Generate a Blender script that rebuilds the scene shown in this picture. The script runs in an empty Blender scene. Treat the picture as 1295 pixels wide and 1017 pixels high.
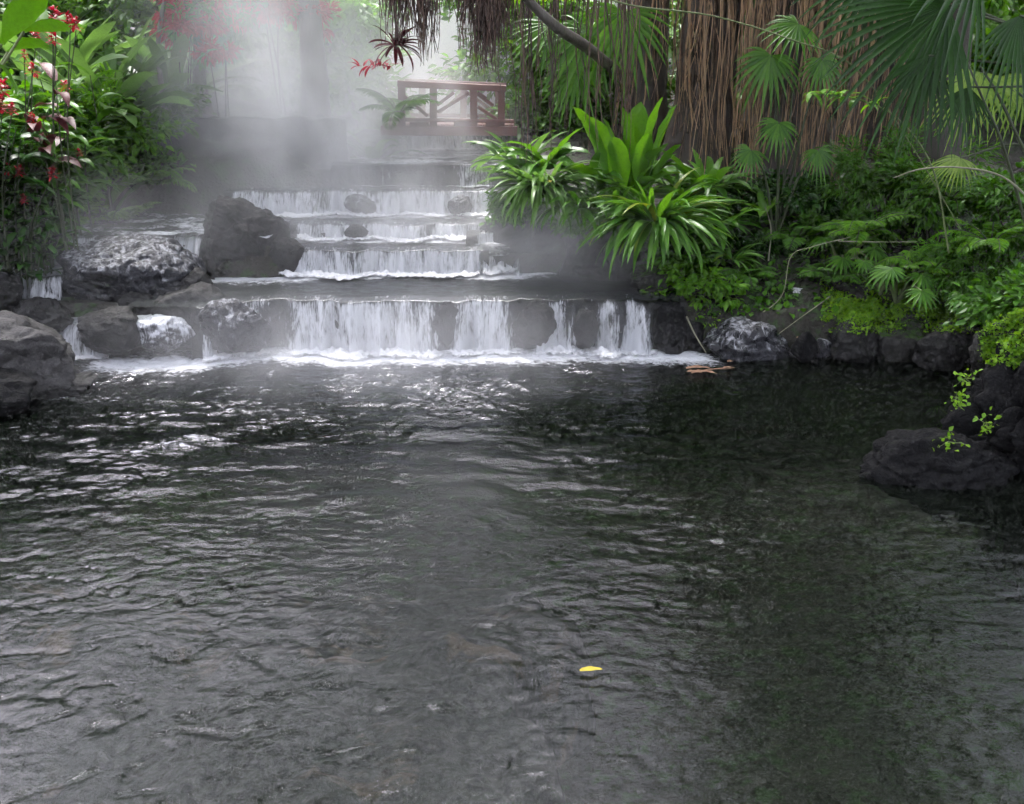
import bpy, math, random
import numpy as np
from mathutils import Vector
random.seed(7); RNG = np.random.default_rng(11)
PI = math.pi; R = math.radians
scene = bpy.context.scene
COL = scene.collection
# ------------------------------------------------------------------ camera geometry
CAMH, F, PITCH = 4.0, 1168.0, R(21.0)
def ray(u, v):
    x = (u-647.5)/F; yu = -(v-508.5)/F
    c, s = math.cos(PITCH), math.sin(PITCH)
    return np.array([x, c+yu*s, -s+yu*c])
def at(u, v, Y):
    d = ray(u, v); k = Y/d[1]
    return np.array([0, 0, CAMH]) + d*k
def on(u, v, z):
    d = ray(u, v); k = (z-CAMH)/d[2]
    return np.array([0, 0, CAMH]) + d*k
cd = bpy.data.cameras.new("camera"); cam = bpy.data.objects.new("camera", cd); COL.objects.link(cam)
cam.location = (0, 0, CAMH); cam.rotation_euler = (R(90)-PITCH, 0, 0)
cd.sensor_width = 36; cd.lens = 36*F/1295; cd.clip_start = .05; cd.clip_end = 400
scene.camera = cam
# ------------------------------------------------------------------ noise
_perm = RNG.permutation(256); _perm = np.concatenate([_perm, _perm, _perm])
_g3 = RNG.normal(size=(256, 3)); _g3 /= np.linalg.norm(_g3, axis=1)[:, None]
def n3(x, y, z=0.0):
    x, y, z = np.broadcast_arrays(np.asarray(x, float), np.asarray(y, float), np.asarray(z, float))
    xi, yi, zi = np.floor(x).astype(int), np.floor(y).astype(int), np.floor(z).astype(int)
    xf, yf, zf = x-xi, y-yi, z-zi
    f = lambda t: t*t*t*(t*(t*6-15)+10)
    u, v, w = f(xf), f(yf), f(zf)
    out = 0
    for dx in (0, 1):
        for dy in (0, 1):
            for dz in (0, 1):
                h = _perm[(_perm[(_perm[(xi+dx) & 255]+yi+dy) & 255]+zi+dz) & 255]
                g = _g3[h]
                d = g[..., 0]*(xf-dx)+g[..., 1]*(yf-dy)+g[..., 2]*(zf-dz)
                out = out + d*(u if dx else 1-u)*(v if dy else 1-v)*(w if dz else 1-w)
    return out*1.6
def fbm(x, y, z=0.0, o=4, g=.5):
    a, s, r = 1.0, 1.0, 0
    for i in range(o):
        r = r+a*n3(np.asarray(x)*s+i*17.3, np.asarray(y)*s+i*5.1, np.asarray(z)*s+i*9.7); a *= g; s *= 2.03
    return r
def sm(a, b, x):
    t = np.clip((np.asarray(x, float)-a)/(b-a), 0, 1); return t*t*(3-2*t)
# ------------------------------------------------------------------ objects
def props(o, label=None, cat=None, group=None, kind=None):
    if label: o['label'] = label
    if cat: o['category'] = cat
    if group: o['group'] = group
    if kind: o['kind'] = kind
    return o
def empty(name, loc, label, cat, group=None):
    o = bpy.data.objects.new(name, None); COL.objects.link(o); o.location = loc; o.empty_display_size = .1
    o['_l'] = 0; del o['_l']
    return props(o, label, cat, group)
def mesh(name, V, Fc, m, parent=None, smooth=True, attrs=None, uv=None):
    """world coordinate verts; parent is an Empty without rotation"""
    V = np.asarray(V, float).reshape(-1, 3)
    if parent is not None: V = V-np.array(parent.location)[None]
    me = bpy.data.meshes.new(name)
    Fc = [np.asarray(f) for f in (Fc if isinstance(Fc, list) else [Fc]) if len(f)]
    me.vertices.add(len(V)); me.vertices.foreach_set('co', V.astype(np.float32).ravel())
    lt = np.concatenate([np.full(len(f), f.shape[1]) for f in Fc]); ls = np.concatenate([[0], np.cumsum(lt)[:-1]])
    lv = np.concatenate([f.ravel() for f in Fc])
    me.loops.add(len(lv)); me.loops.foreach_set('vertex_index', lv.astype(np.int32))
    me.polygons.add(len(lt)); me.polygons.foreach_set('loop_start', ls.astype(np.int32)); me.polygons.foreach_set('loop_total', lt.astype(np.int32))
    me.polygons.foreach_set('use_smooth', np.full(len(lt), smooth))
    if attrs:
        for k, a in attrs.items():
            at_ = me.attributes.new(k, 'FLOAT', 'POINT'); at_.data.foreach_set('value', np.asarray(a, np.float32).ravel())
    if uv is not None:
        l = me.uv_layers.new(name='uv'); l.data.foreach_set('uv', np.asarray(uv, np.float32)[lv].ravel())
    me.update(); me.validate()
    if m is not None: me.materials.append(m)
    o = bpy.data.objects.new(name, me); COL.objects.link(o)
    if parent is not None: o.parent = parent
    return o
class MB:
    def __init__(s): s.V, s.Q, s.T, s.n = [], [], [], 0
    def add(s, V, Q=None, T=None):
        V = np.asarray(V, float).reshape(-1, 3)
        if Q is not None and len(Q): s.Q.append(np.asarray(Q)+s.n)
        if T is not None and len(T): s.T.append(np.asarray(T)+s.n)
        s.V.append(V); s.n += len(V)
    def build(s, name, m, parent=None, smooth=True):
        fs = []
        if s.Q: fs.append(np.concatenate(s.Q))
        if s.T: fs.append(np.concatenate(s.T))
        return mesh(name, np.concatenate(s.V), fs, m, parent, smooth)
def grid_faces(nu, nv, wrap=False):
    i = np.arange(nu if wrap else nu-1)[:, None]; j = np.arange(nv-1)[None]
    a = i*nv+j; b = ((i+1) % nu)*nv+j
    return np.stack([a, b, b+1, a+1], -1).reshape(-1, 4)
def tube(mb, P, r, n=6, cap=True):
    P = np.asarray(P, float); k = len(P); r = np.broadcast_to(np.asarray(r, float), (k,)) if np.ndim(r) < 2 else r
    T = np.gradient(P, axis=0); T /= np.linalg.norm(T, axis=1)[:, None]+1e-9
    ref = np.array([0., 0, 1]) if abs(T[0][2]) < .8 else np.array([1., 0, 0])
    A = np.cross(T, ref); A /= np.linalg.norm(A, axis=1)[:, None]+1e-9; B = np.cross(T, A)
    th = np.arange(n)*2*PI/n
    ring = P[None]+r[None, :, None]*(np.cos(th)[:, None, None]*A[None]+np.sin(th)[:, None, None]*B[None])
    mb.add(ring, grid_faces(n, k, True))
    if cap:
        V = np.concatenate([ring[:, -1], P[-1:]+T[-1:]*r[-1]*.6]); mb.add(V, None, [[i, (i+1) % n, n] for i in range(n)])
def curve_pts(pts, n):
    """Catmull-Rom through points"""
    p = np.asarray(pts, float); p = np.concatenate([2*p[:1]-p[1:2], p, 2*p[-1:]-p[-2:-1]])
    out = []; m = len(p)-3
    for t in np.linspace(0, m-1e-6, n):
        i = int(t); f = t-i; a, b, c, d = p[i:i+4]
        out.append(.5*((2*b)+(-a+c)*f+(2*a-5*b+4*c-d)*f*f+(-a+3*b-3*c+d)*f**3))
    return np.array(out)
def box(mb, c, h, ax=None, bev=.0):
    c = np.asarray(c, float); ax = np.eye(3) if ax is None else np.asarray(ax)
    b = bev; V = []
    # bevelled box: 24 verts
    idx = {}
    Q, T = [], []
    for sx in (-1, 1):
        for sy in (-1, 1):
            for sz in (-1, 1):
                for k in range(3):
                    p = np.array([sx*h[0], sy*h[1], sz*h[2]], float)
                    for q in range(3):
                        if q != k: p[q] -= np.sign(p[q])*b
                    idx[(sx, sy, sz, k)] = len(V); V.append(c+ax.T@p)
    for k in range(3):
        o = [q for q in range(3) if q != k]
        for s_ in (-1, 1):
            f = []
            for a_, b_ in ((-1, -1), (1, -1), (1, 1), (-1, 1)):
                sg = [0, 0, 0]; sg[k] = s_; sg[o[0]] = a_; sg[o[1]] = b_; f.append(idx[(*sg, k)])
            Q.append(f)
    if b > 0:
        for k in range(3):      # edges along axis k
            o = [q for q in range(3) if q != k]
            for a_ in (-1, 1):
                for b_ in (-1, 1):
                    def g(s_, kk):
                        sg = [0, 0, 0]; sg[k] = s_; sg[o[0]] = a_; sg[o[1]] = b_; return idx[(*sg, kk)]
                    Q.append([g(-1, o[0]), g(1, o[0]), g(1, o[1]), g(-1, o[1])])
        for sx in (-1, 1):
            for sy in (-1, 1):
                for sz in (-1, 1): T.append([idx[(sx, sy, sz, k)] for k in range(3)])
    mb.add(V, Q, T)
# ------------------------------------------------------------------ node helpers
class NT:
    def __init__(s, name):
        s.m = bpy.data.materials.new(name); s.m.use_nodes = True; s.t = s.m.node_tree; s.t.nodes.clear()
        s.out = s.t.nodes.new('ShaderNodeOutputMaterial')
    def n(s, typ, ins=None, **kw):
        nd = s.t.nodes.new(typ)
        for k, v in kw.items(): setattr(nd, k, v)
        if ins:
            for k, v in ins.items():
                sock = nd.inputs[k]
                if isinstance(v, bpy.types.NodeSocket): s.t.links.new(v, sock)
                elif isinstance(v, bpy.types.Node): s.t.links.new(v.outputs[0], sock)
                else: sock.default_value = v
        return nd
    def link(s, a, b): s.t.links.new(a, b)
    def math(s, op, a, b=0.0, c=0.0, clamp=False):
        nd = s.n('ShaderNodeMath', {0: a, 1: b, 2: c}, operation=op); nd.use_clamp = clamp; return nd.outputs[0]
    def ramp(s, fac, lo, hi, a=0., b=1.):
        nd = s.n('ShaderNodeMapRange', {0: fac, 1: lo, 2: hi, 3: a, 4: b}, interpolation_type='SMOOTHSTEP'); return nd.outputs[0]
    def noise(s, vec, scale, detail=4, rough=.55, dist=0.):
        return s.n('ShaderNodeTexNoise', {'Vector': vec, 'Scale': scale, 'Detail': detail, 'Roughness': rough, 'Distortion': dist}).outputs[0]
    def mix(s, f, a, b):
        nd = s.n('ShaderNodeMix', data_type='RGBA')
        for i, v in ((0, f), (6, a), (7, b)):
            if isinstance(v, bpy.types.NodeSocket): s.link(v, nd.inputs[i])
            else: nd.inputs[i].default_value = v if i == 0 else (*v, 1)
        return nd.outputs[2]
    def attr(s, name): return s.n('ShaderNodeAttribute', attribute_name=name).outputs['Fac']
    def pos(s, kind='Object'):
        if kind == 'world': return s.n('ShaderNodeNewGeometry').outputs['Position']
        return s.n('ShaderNodeTexCoord').outputs[kind]
    def map(s, v, sc, rot=(0, 0, 0)): return s.n('ShaderNodeMapping', {'Vector': v, 'Scale': sc, 'Rotation': rot}).outputs[0]
    def bump(s, h, st, d=.02): return s.n('ShaderNodeBump', {'Height': h, 'Strength': st, 'Distance': d}).outputs[0]
    def surf(s, sh): s.link(sh.outputs[0] if isinstance(sh, bpy.types.Node) else sh, s.out.inputs[0]); return s.m
def leaf_mat(name, c1, c2, rough=.38, tr=.35, c3=None, spec=.5, vein=True):
    t = NT(name); g = t.n('ShaderNodeNewGeometry'); rnd = g.outputs['Random Per Island']
    p = t.pos('world')
    nz = t.noise(p, 3.0, 2)
    f = t.math('MULTIPLY_ADD', rnd, .65, t.math('MULTIPLY', nz, .35))
    col = t.mix(f, c1, c2)
    if c3: col = t.mix(t.ramp(rnd, .9, .96), col, c3)
    blot = t.ramp(t.noise(p, 26., 3), .35, .75)
    col = t.mix(t.math('MULTIPLY', blot, .25), col, tuple(x*.45 for x in c1))
    pb = t.n('ShaderNodeBsdfPrincipled', {'Base Color': col, 'Roughness': rough, 'Specular IOR Level': spec*.65,
             'Normal': t.bump(t.noise(p, 45., 2), .25, .01)})
    tc = t.n('ShaderNodeHueSaturation', {'Color': col, 'Value': 1.5, 'Saturation': 1.15, 'Hue': .49})
    tl = t.n('ShaderNodeBsdfTranslucent', {'Color': tc})
    return t.surf(t.n('ShaderNodeMixShader', {0: tr, 1: pb, 2: tl}))
def rock_mat(name, c1, c2, moss=0., rough=(.32, .75), film=0., sc=1.0, fc=(.56, .82), mc=(.035, .075, .012)):
    t = NT(name); p = t.pos('Object'); wp = t.pos('world')
    a = t.noise(p, 1.6*sc, 6, .62); b = t.noise(p, 14*sc, 5, .65); c = t.noise(p, 60*sc, 3, .6)
    v = t.n('ShaderNodeTexVoronoi', {'Vector': p, 'Scale': 7*sc}, feature='DISTANCE_TO_EDGE').outputs[0]
    f = t.math('ADD', t.math('MULTIPLY', a, .6), t.math('MULTIPLY', b, .4))
    col = t.mix(t.ramp(f, .36, .64), c1, c2)
    col = t.mix(t.ramp(t.noise(p, 22*sc, 4, .7), .6, .72, 0, .5), col, tuple(min(1, x*2.2) for x in c2))
    col = t.mix(t.ramp(c, .35, .6, .5, 0), col, tuple(x*.35 for x in c1))
    r = t.ramp(b, .3, .7, rough[0], rough[1])
    nz = t.n('ShaderNodeSeparateXYZ', {0: t.n('ShaderNodeNewGeometry').outputs['Normal']}).outputs[2]
    if moss > 0:
        mm = t.math('ADD', t.math('MULTIPLY', nz, .7), t.math('MULTIPLY', t.noise(wp, 5., 5, .7), .9))
        mm = t.ramp(mm, 1.18-moss*.7, 1.36-moss*.7)
        col = t.mix(mm, col, mc); r = t.math('MAXIMUM', r, t.math('MULTIPLY', mm, .85))
    h = t.math('ADD', t.math('MULTIPLY', b, .6), t.math('MULTIPLY', c, .35))
    if film > 0:
        fl = t.ramp(t.math('ADD', t.noise(t.map(wp, (5.5, 5.5, 1.0)), 2.2, 5, .7, .8), t.math('MULTIPLY', nz, .15)), fc[0], fc[1], 0, film)
        col = t.mix(fl, col, (.6, .61, .65))
    h = t.math('ADD', h, t.math('MULTIPLY', t.math('MINIMUM', v, .08), 1.2))
    return t.surf(t.n('ShaderNodeBsdfPrincipled', {'Base Color': col, 'Roughness': r, 'Specular IOR Level': .12 if 'black' in name else .3, 'Normal': t.bump(h, .85, .05)}))
def bark_mat(name, c1, c2, sc=1., stretch=.12):
    t = NT(name); p = t.pos('world'); q = t.map(p, (1, 1, stretch))
    a = t.noise(q, 18*sc, 5, .6); b = t.noise(p, 5, 4)
    g = t.n('ShaderNodeNewGeometry').outputs['Random Per Island']
    f = t.math('ADD', t.math('MULTIPLY', a, .5), t.math('MULTIPLY', g, .5))
    col = t.mix(t.ramp(f, .25, .8), c1, c2)
    col = t.mix(t.ramp(b, .5, .75, 0, .5), col, (c1[0]*.4, c1[1]*.45, c1[2]*.4))
    return t.surf(t.n('ShaderNodeBsdfPrincipled', {'Base Color': col, 'Roughness': .6, 'Normal': t.bump(a, .8, .03)}))

M = {}
M['leaf_big'] = leaf_mat('broad_leaf', (.035, .13, .004), (.12, .31, .012), .28, .4)
M['leaf_strap'] = leaf_mat('strap_leaf', (.035, .12, .012), (.15, .32, .05), .3, .35, (.25, .3, .04))
M['leaf_pale'] = leaf_mat('pale_leaf', (.05, .12, .025), (.17, .30, .08), .33, .35)
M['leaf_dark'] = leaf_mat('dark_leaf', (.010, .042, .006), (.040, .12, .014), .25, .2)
M['leaf_mid'] = leaf_mat('mid_leaf', (.023, .09, .006), (.10, .26, .018), .36, .35)
M['leaf_fresh'] = leaf_mat('fresh_leaf', (.05, .16, .01), (.16, .36, .022), .35, .45)
M['leaf_far'] = leaf_mat('far_leaf', (.03, .085, .018), (.12, .24, .05), .4, .45)
M['leaf_yellow'] = leaf_mat('yellow_leaf', (.35, .28, .02), (.5, .42, .04), .5, .3)
M['leaf_red'] = leaf_mat('red_leaf', (.20, .008, .012), (.50, .03, .035), .4, .45)
M['leaf_purple'] = leaf_mat('maroon_leaf', (.035, .008, .010), (.10, .014, .016), .5, .15)
M['flower'] = leaf_mat('flower_red', (.28, .004, .008), (.50, .015, .02), .4, .3)
M['leaf_brown'] = leaf_mat('brown_leaf', (.16, .09, .05), (.42, .25, .16), .6, .2)
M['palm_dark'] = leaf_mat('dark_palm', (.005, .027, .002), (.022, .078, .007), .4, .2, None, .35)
M['palm_sunlit'] = leaf_mat('sunlit_palm', (.12, .24, .03), (.33, .46, .10), .35, .5)  # sunlit look of the right-hand fan leaves put into their colour
M['moss'] = leaf_mat('moss_leaf', (.07, .20, .006), (.23, .42, .014), .5, .4)
M['rock'] = rock_mat('wet_rock', (.0045, .0045, .0045), (.024, .023, .0225))
M['rock_pale'] = rock_mat('pale_rock', (.014, .013, .013), (.055, .052, .052), 0, (.45, .8))
M['rock_black'] = rock_mat('black_rock', (.003, .003, .0035), (.010, .010, .011), 0, (.6, .9))
M['rock_moss'] = rock_mat('mossy_rock', (.008, .008, .0075), (.036, .034, .031), .35)
M['rock_olive'] = rock_mat('olive_rock', (.016, .017, .008), (.04, .042, .022), .4)
M['rock_film'] = rock_mat('streaming_rock', (.007, .007, .009), (.03, .03, .036), 0, (.2, .5), .6)
M['rock_white'] = rock_mat('washed_rock', (.008, .008, .01), (.035, .035, .042), 0, (.18, .5), .9, fc=(.40, .66))
M['bark_dark'] = bark_mat('dark_bark', (.012, .009, .007), (.05, .035, .025))
M['bark_grey'] = bark_mat('grey_bark', (.05, .045, .04), (.14, .12, .10))
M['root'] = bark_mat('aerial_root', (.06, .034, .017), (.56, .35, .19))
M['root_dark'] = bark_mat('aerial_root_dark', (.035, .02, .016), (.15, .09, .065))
M['stem'] = bark_mat('stem', (.06, .09, .025), (.16, .20, .07))
M['stem_dark'] = bark_mat('stem_dark', (.02, .03, .012), (.06, .075, .03))
M['twig'] = bark_mat('twig', (.10, .10, .06), (.28, .27, .18))
t = NT('painted_wood'); p = t.pos('Object')
a = t.noise(t.map(p, (3, 20, 20)), 3, 5, .6)
M['wood'] = t.surf(t.n('ShaderNodeBsdfPrincipled', {'Base Color': t.mix(a, (.045, .009, .006), (.15, .032, .019)), 'Roughness': .5, 'Normal': t.bump(a, .4, .02)}))
# ground
t = NT('bank_soil'); p = t.pos('world'); a = t.noise(p, 2.2, 6, .65); b = t.noise(p, 22, 4, .6)
col = t.mix(t.ramp(a, .35, .65), (.009, .007, .005), (.026, .023, .016)); col = t.mix(t.ramp(t.noise(p, 4.5, 5, .7), .5, .62), col, (.02, .045, .008))
M['soil'] = t.surf(t.n('ShaderNodeBsdfPrincipled', {'Base Color': col, 'Roughness': .8, 'Normal': t.bump(b, .9, .06)}))
# water
def water_mat(name, turb=.25, green=(.009, .0125, .009), tint=(.64, .67, .66), ff=(24., 46.), rip=1.0):
    t = NT(name); p = t.pos('world')
    cap = t.noise(t.map(p, (9, 17, 10), (0, 0, R(8))), 1.0, 5, .62, .3)
    cap2 = t.noise(t.map(p, (30, 62, 30), (0, 0, R(-12))), 1.0, 3, .6)
    patch = t.ramp(t.noise(p, .9, 3), .38, .62, .3, 1.)
    h = t.math('ADD', cap, t.math('MULTIPLY', t.math('MULTIPLY', cap2, patch), .32))
    nrm = t.bump(h, .34*rip, .016)
    fo = t.attr('foam')
    fn = t.noise(t.map(p, (1.0, 1.5, 1)), 9., 6, .72, .6)
    fm = t.ramp(t.math('ADD', fo, t.math('MULTIPLY', t.math('SUBTRACT', fn, .5), 1.5)), .34, .92)
    fm = t.math('MULTIPLY', fm, t.ramp(fo, .02, .16))
    glass = t.n('ShaderNodeMixShader', {0: turb, 1: t.n('ShaderNodeBsdfTransparent', {'Color': (*tint, 1)}), 2: t.n('ShaderNodeBsdfDiffuse', {'Color': (*green, 1), 'Normal': nrm})})
    fr = t.n('ShaderNodeFresnel', {'IOR': 1.333, 'Normal': nrm})
    gl = t.n('ShaderNodeBsdfGlossy', {'Color': (.70, .70, .76, 1), 'Roughness': .06, 'Normal': nrm})
    w = t.n('ShaderNodeMixShader', {0: fr.outputs[0], 1: glass, 2: gl})
    foam = t.n('ShaderNodeBsdfPrincipled', {'Base Color': (.6, .61, .64, 1), 'Roughness': .5, 'Normal': t.bump(fn, .8, .05)})
    return t.surf(t.n('ShaderNodeMixShader', {0: fm, 1: w, 2: foam}))
M['pool'] = water_mat('pool_water')
M['stream'] = water_mat('stream_water', .45, (.06, .065, .062), (.6, .66, .62), rip=1.3)
def veil_mat():
    t = NT('falling_water'); uv = t.n('ShaderNodeUVMap').outputs[0]; fl = t.attr('flow')
    a = t.noise(t.map(uv, (5, 1.8, 1)), 1., 4, .65, .8)
    b = t.noise(t.map(uv, (24, 3.2, 1)), 1., 4, .7, .5)
    c = t.noise(t.map(uv, (75, 9, 1)), 1., 2, .6)
    f = t.math('ADD', t.math('MULTIPLY', a, .38), t.math('ADD', t.math('MULTIPLY', b, .46), t.math('MULTIPLY', c, .24)))
    m = t.ramp(t.math('ADD', t.math('MULTIPLY_ADD', f, 1.9, -.5), t.math('MULTIPLY', t.math('SUBTRACT', fl, .5), .5)), .42, .84)
    m = t.math('MULTIPLY', m, t.ramp(fl, .0, .12))
    nrm = t.bump(f, .6, .03)
    film = t.n('ShaderNodeMixShader', {0: t.math('MULTIPLY', t.n('ShaderNodeFresnel', {'IOR': 1.33, 'Normal': nrm}).outputs[0], .12),
               1: t.n('ShaderNodeBsdfTransparent', {'Color': (.85, .87, .88, 1)}), 2: t.n('ShaderNodeBsdfGlossy', {'Color': (.8, .8, .84, 1), 'Roughness': .3, 'Normal': nrm})})
    wh = t.n('ShaderNodeMixShader', {0: .35, 1: t.n('ShaderNodeBsdfPrincipled', {'Base Color': (.6, .61, .64, 1), 'Roughness': .35, 'Normal': nrm}),
             2: t.n('ShaderNodeBsdfTranslucent', {'Color': (.8, .82, .86, 1)})})
    return t.surf(t.n('ShaderNodeMixShader', {0: m, 1: film, 2: wh}))
M['veil'] = veil_mat()
def foam_mat():
    t = NT('foam'); p = t.pos('world'); fo = t.attr('foam')
    fn = t.noise(p, 16., 5, .7, .5)
    m = t.ramp(t.math('ADD', fo, t.math('MULTIPLY', t.math('SUBTRACT', fn, .5), .9)), .30, .62)
    pb = t.n('ShaderNodeBsdfPrincipled', {'Base Color': (.62, .625, .65, 1), 'Roughness': .5, 'Normal': t.bump(fn, .6, .04)})
    return t.surf(t.n('ShaderNodeMixShader', {0: m, 1: t.n('ShaderNodeBsdfTransparent'), 2: pb}))
M['foam'] = foam_mat()
# ------------------------------------------------------------------ terrain
LV = dict(y=[-60, 12.45, 12.62, 14.1, 14.22, 14.95, 15.08, 15.85, 16.0, 16.3, 16.42, 18.6, 18.75, 60],
          z=[-1.3, -1.3, .62, .62, .98, .98, 1.2, 1.2, 1.62, 1.62, 2.0, 2.0, 2.45, 2.6])
def bed(y): return np.interp(y, LV['y'], LV['z'])
def xl(y): return np.interp(y, [-30, 9, 10.3, 11.5, 12.4, 13.5, 15.7, 16.2, 17, 18, 25, 60], [-9.5, -8.8, -6.6, -6.4, -7.0, -7.6, -7.0, -4.1, -3.2, -2.9, -3.2, -3.2])
def xr(y): return np.interp(y, [-30, 6.5, 8.2, 9.8, 10.5, 11.6, 12.15, 12.5, 14, 14.3, 15.8, 20, 60], [6.5, 6.2, 5.3, 5.3, 6.4, 6.6, 5.0, 2.7, 2.2, .8, .05, .3, .5])
def H(x, y):
    x, y = np.broadcast_arrays(np.asarray(x, float), np.asarray(y, float))
    dl, dr = xl(y)-x, x-xr(y)
    b = bed(y)
    bl = np.interp(y, [-30, 8, 10, 12.5, 14, 16, 18, 26, 60], [.5, .5, .4, .6, 1.55, 2.1, 2.8, 3.2, 6])+.10*np.clip(dl, 0, 30)
    br = np.interp(y, [-30, 6.5, 8, 11, 12.0, 12.6, 14.2, 16, 18, 26, 60], [.4, .4, .9, .9, .35, .42, 1.15, 1.85, 2.6, 3.0, 6])+.09*np.clip(dr, 0, 30)
    z = b+(bl-b)*sm(0, .55, dl)+(br-b)*sm(0, .5, dr)
    z = z+(fbm(x*.9, y*.9, 3., 4)*.10+fbm(x*4, y*4, 1., 3)*.035)*np.where((dl > 0) | (dr > 0), 1, .35)
    # left shelf beside the big boulder
    sh = sm(13.75, 13.95, y)*sm(15.9, 15.7, y)*sm(-3.3, -3.7, x)*sm(-7.6, -7.2, x)
    z = np.where(dl < 0, z+(1.2-b)*sh, z)
    return z
def spaced(a, b, s, lo, hi, k=26):
    c = np.arange(a, b+1e-6, s); g = (np.linspace(0, 1, k)[1:])**2.2
    return np.concatenate([(a-(a-lo)*g)[::-1], c, b+(hi-b)*g])
gx = spaced(-9.5, 8.5, .085, -70, 70); gy = spaced(3, 20, .085, -30, 120)
GX, GY = np.meshgrid(gx, gy, indexing='ij')
mesh('ground', np.stack([GX, GY, H(GX, GY)], -1), grid_faces(len(gx), len(gy)), M['soil']).__setitem__('kind', 'structure')
# ------------------------------------------------------------------ pool water
def lip1(x): return 12.5+.10*np.sin(x*1.1+.6)+.12*fbm(np.asarray(x)*1.6, 4.1, 0, 4)-.02*np.asarray(x)-.55*sm(-3.3, -4.5, x)
wx = spaced(-7.6, 7.0, .032, -12, 12, 12); wy = spaced(3.2, 12.75, .024, -8, 13.0, 12)
WX, WY = np.meshgrid(wx, wy, indexing='ij')
def waves(x, y):
    wx_ = x+.25*fbm(x*.8, y*.8, 5, 2); wy_ = y+.12*fbm(x*.9, y*.9, 9, 2)+.05*x
    # short crested ridges, crests lying across the stream
    a = n3(wx_*1.7, wy_*4.4, 1.3); b = n3(wx_*4.2, wy_*10.5, 7.7); c = n3(wx_*9, wy_*21, 4.2); d = n3(wx_*17, wy_*36, 2.)
    rg = lambda q: 1-np.abs(q)*2
    near = sm(13, 4, y)
    left = sm(4.6, -2.0, x-.18*(12.5-y))
    env = .62+.5*left
    env = env*(.55+.75*np.clip(fbm(x*.45, y*.6, 21, 2)+.5, 0, 1))
    slab = sm(.9, -.4, x-.2+.25*n3(x*1.1, y*1.1, 3))*sm(8.0, 6.6, y+.5*n3(x*.9, y*.9, 8.))
    pk = np.clip(fbm(wx_*.9, wy_*1.6, 63, 3)+.35, 0, 1.2)
    nr = sm(9.5, 5.0, y); fr_ = 1-.62*nr; hi = 1+.55*nr
    e2 = n3(wx_*13+3*b, wy_*24, 8.)
    z = (.018*a+(.004+.019*pk)*b*rg(a*.6)+.020*pk*sm(.25, .75, a)*(.6+.8*b))*fr_+((.003+.009*pk)*c+(.0018+.0035*pk)*d)*(hi+.9*sm(8., 11., y)*sm(3.5, -1, x))+.0035*nr*e2*(.4+pk)
    z = z*(1-.72*slab)*(1-.35*nr)+slab*(.004*n3(wx_*3.0, wy_*5, 11.)+.003*c)
    return z*env, slab
wz, slab = waves(WX, WY)
# currents and swirl lines over the slab
sw = fbm(WX*1.2, WY*1.8, 31, 3); wz = wz-.016*np.exp(-(sw/.035)**2)*slab
up = lip1(WX)-WY
inx = sm(-6.1, -5.3, WX)*sm(3.2, 2.4, WX)
foam = np.clip(1.15-np.abs(up-.28)/.6, 0, 1.1)*inx
foam = np.maximum(foam, np.clip(1.05-(up+.25*fbm(WX*1.5, WY*1.5, 2, 2))/1.0, 0, .55)*sm(-6.2, -5, WX)*sm(3.6, 1.6, WX))
foam = np.maximum(foam, .42*sm(5.5, .6, up)*sm(1.2, -1.5, WX)*np.clip(.5+fbm(WX*1.2, WY*2.6, 44, 3), 0, 1))
crest_glint = sm(.010, .022, wz)*np.clip(.5+fbm(WX*3, WY*6, 77, 3), 0, 1)
foam = np.maximum(foam, +.55*crest_glint*sm(2.6, -2.0, WX-.25*(12-WY))*(1-.7*slab))  # pale flecks on wave tops paint glints along with aerated foam
wz = wz+.05*np.clip(foam-.5, 0, 1)*np.abs(fbm(WX*5, WY*5, 3, 3))+.02*np.clip(foam, 0, 1)*fbm(WX*7, WY*9, 6, 2)
wz = np.where(up < 0, -.03, wz)
props(mesh('pool_water', np.stack([WX, WY, wz], -1), grid_faces(len(wx), len(wy)), M['pool'], attrs={'foam': foam}), kind='structure')
# submerged slab under the near left water
sx = np.arange(-7, 1.6, .07); sy = np.arange(-2, 8.4, .07); SX, SY = np.meshgrid(sx, sy, indexing='ij')
edge = sm(.6, .1, SX-.1+.75*n3(SX*.8, SY*.8, 3)+.25*n3(SX*2.3, SY*2.3, 3))*sm(9.2, 5.0, SY+1.2*n3(SX*.7, SY*.7, 8.)+.3*n3(SX*2.5, SY*2.5, 8.))
sz = -1.5+edge*(1.21+.14*fbm(SX*.9, SY*.9, 2, 4)+.05*fbm(SX*4, SY*4, 6, 3))-.10*np.exp(-(n3(SX*.7, SY*.9, 15)/.05)**2)
t = NT('slab_rock'); p = t.pos('world'); a = t.noise(p, 1.1, 6, .65, .4); b = t.noise(p, 12, 5, .7)
col = t.mix(t.ramp(b, .35, .65), (.012, .012, .011), (.066, .062, .058)); col = t.mix(t.ramp(a, .55, .66, 0, .75), col, (.17, .115, .08))
col = t.mix(t.ramp(t.noise(p, 2.2, 5, .7, 1.2), .40, .47, .8, 0), col, (.022, .026, .02))
M['slab'] = t.surf(t.n('ShaderNodeBsdfPrincipled', {'Base Color': col, 'Roughness': .7, 'Normal': t.bump(b, .8, .06)}))
o = mesh('sunken_slab', np.stack([SX, SY, sz], -1), grid_faces(len(sx), len(sy)), M['slab'])
props(o, 'pale sunken rock slab showing through the shallow near left water', 'rock')
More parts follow.
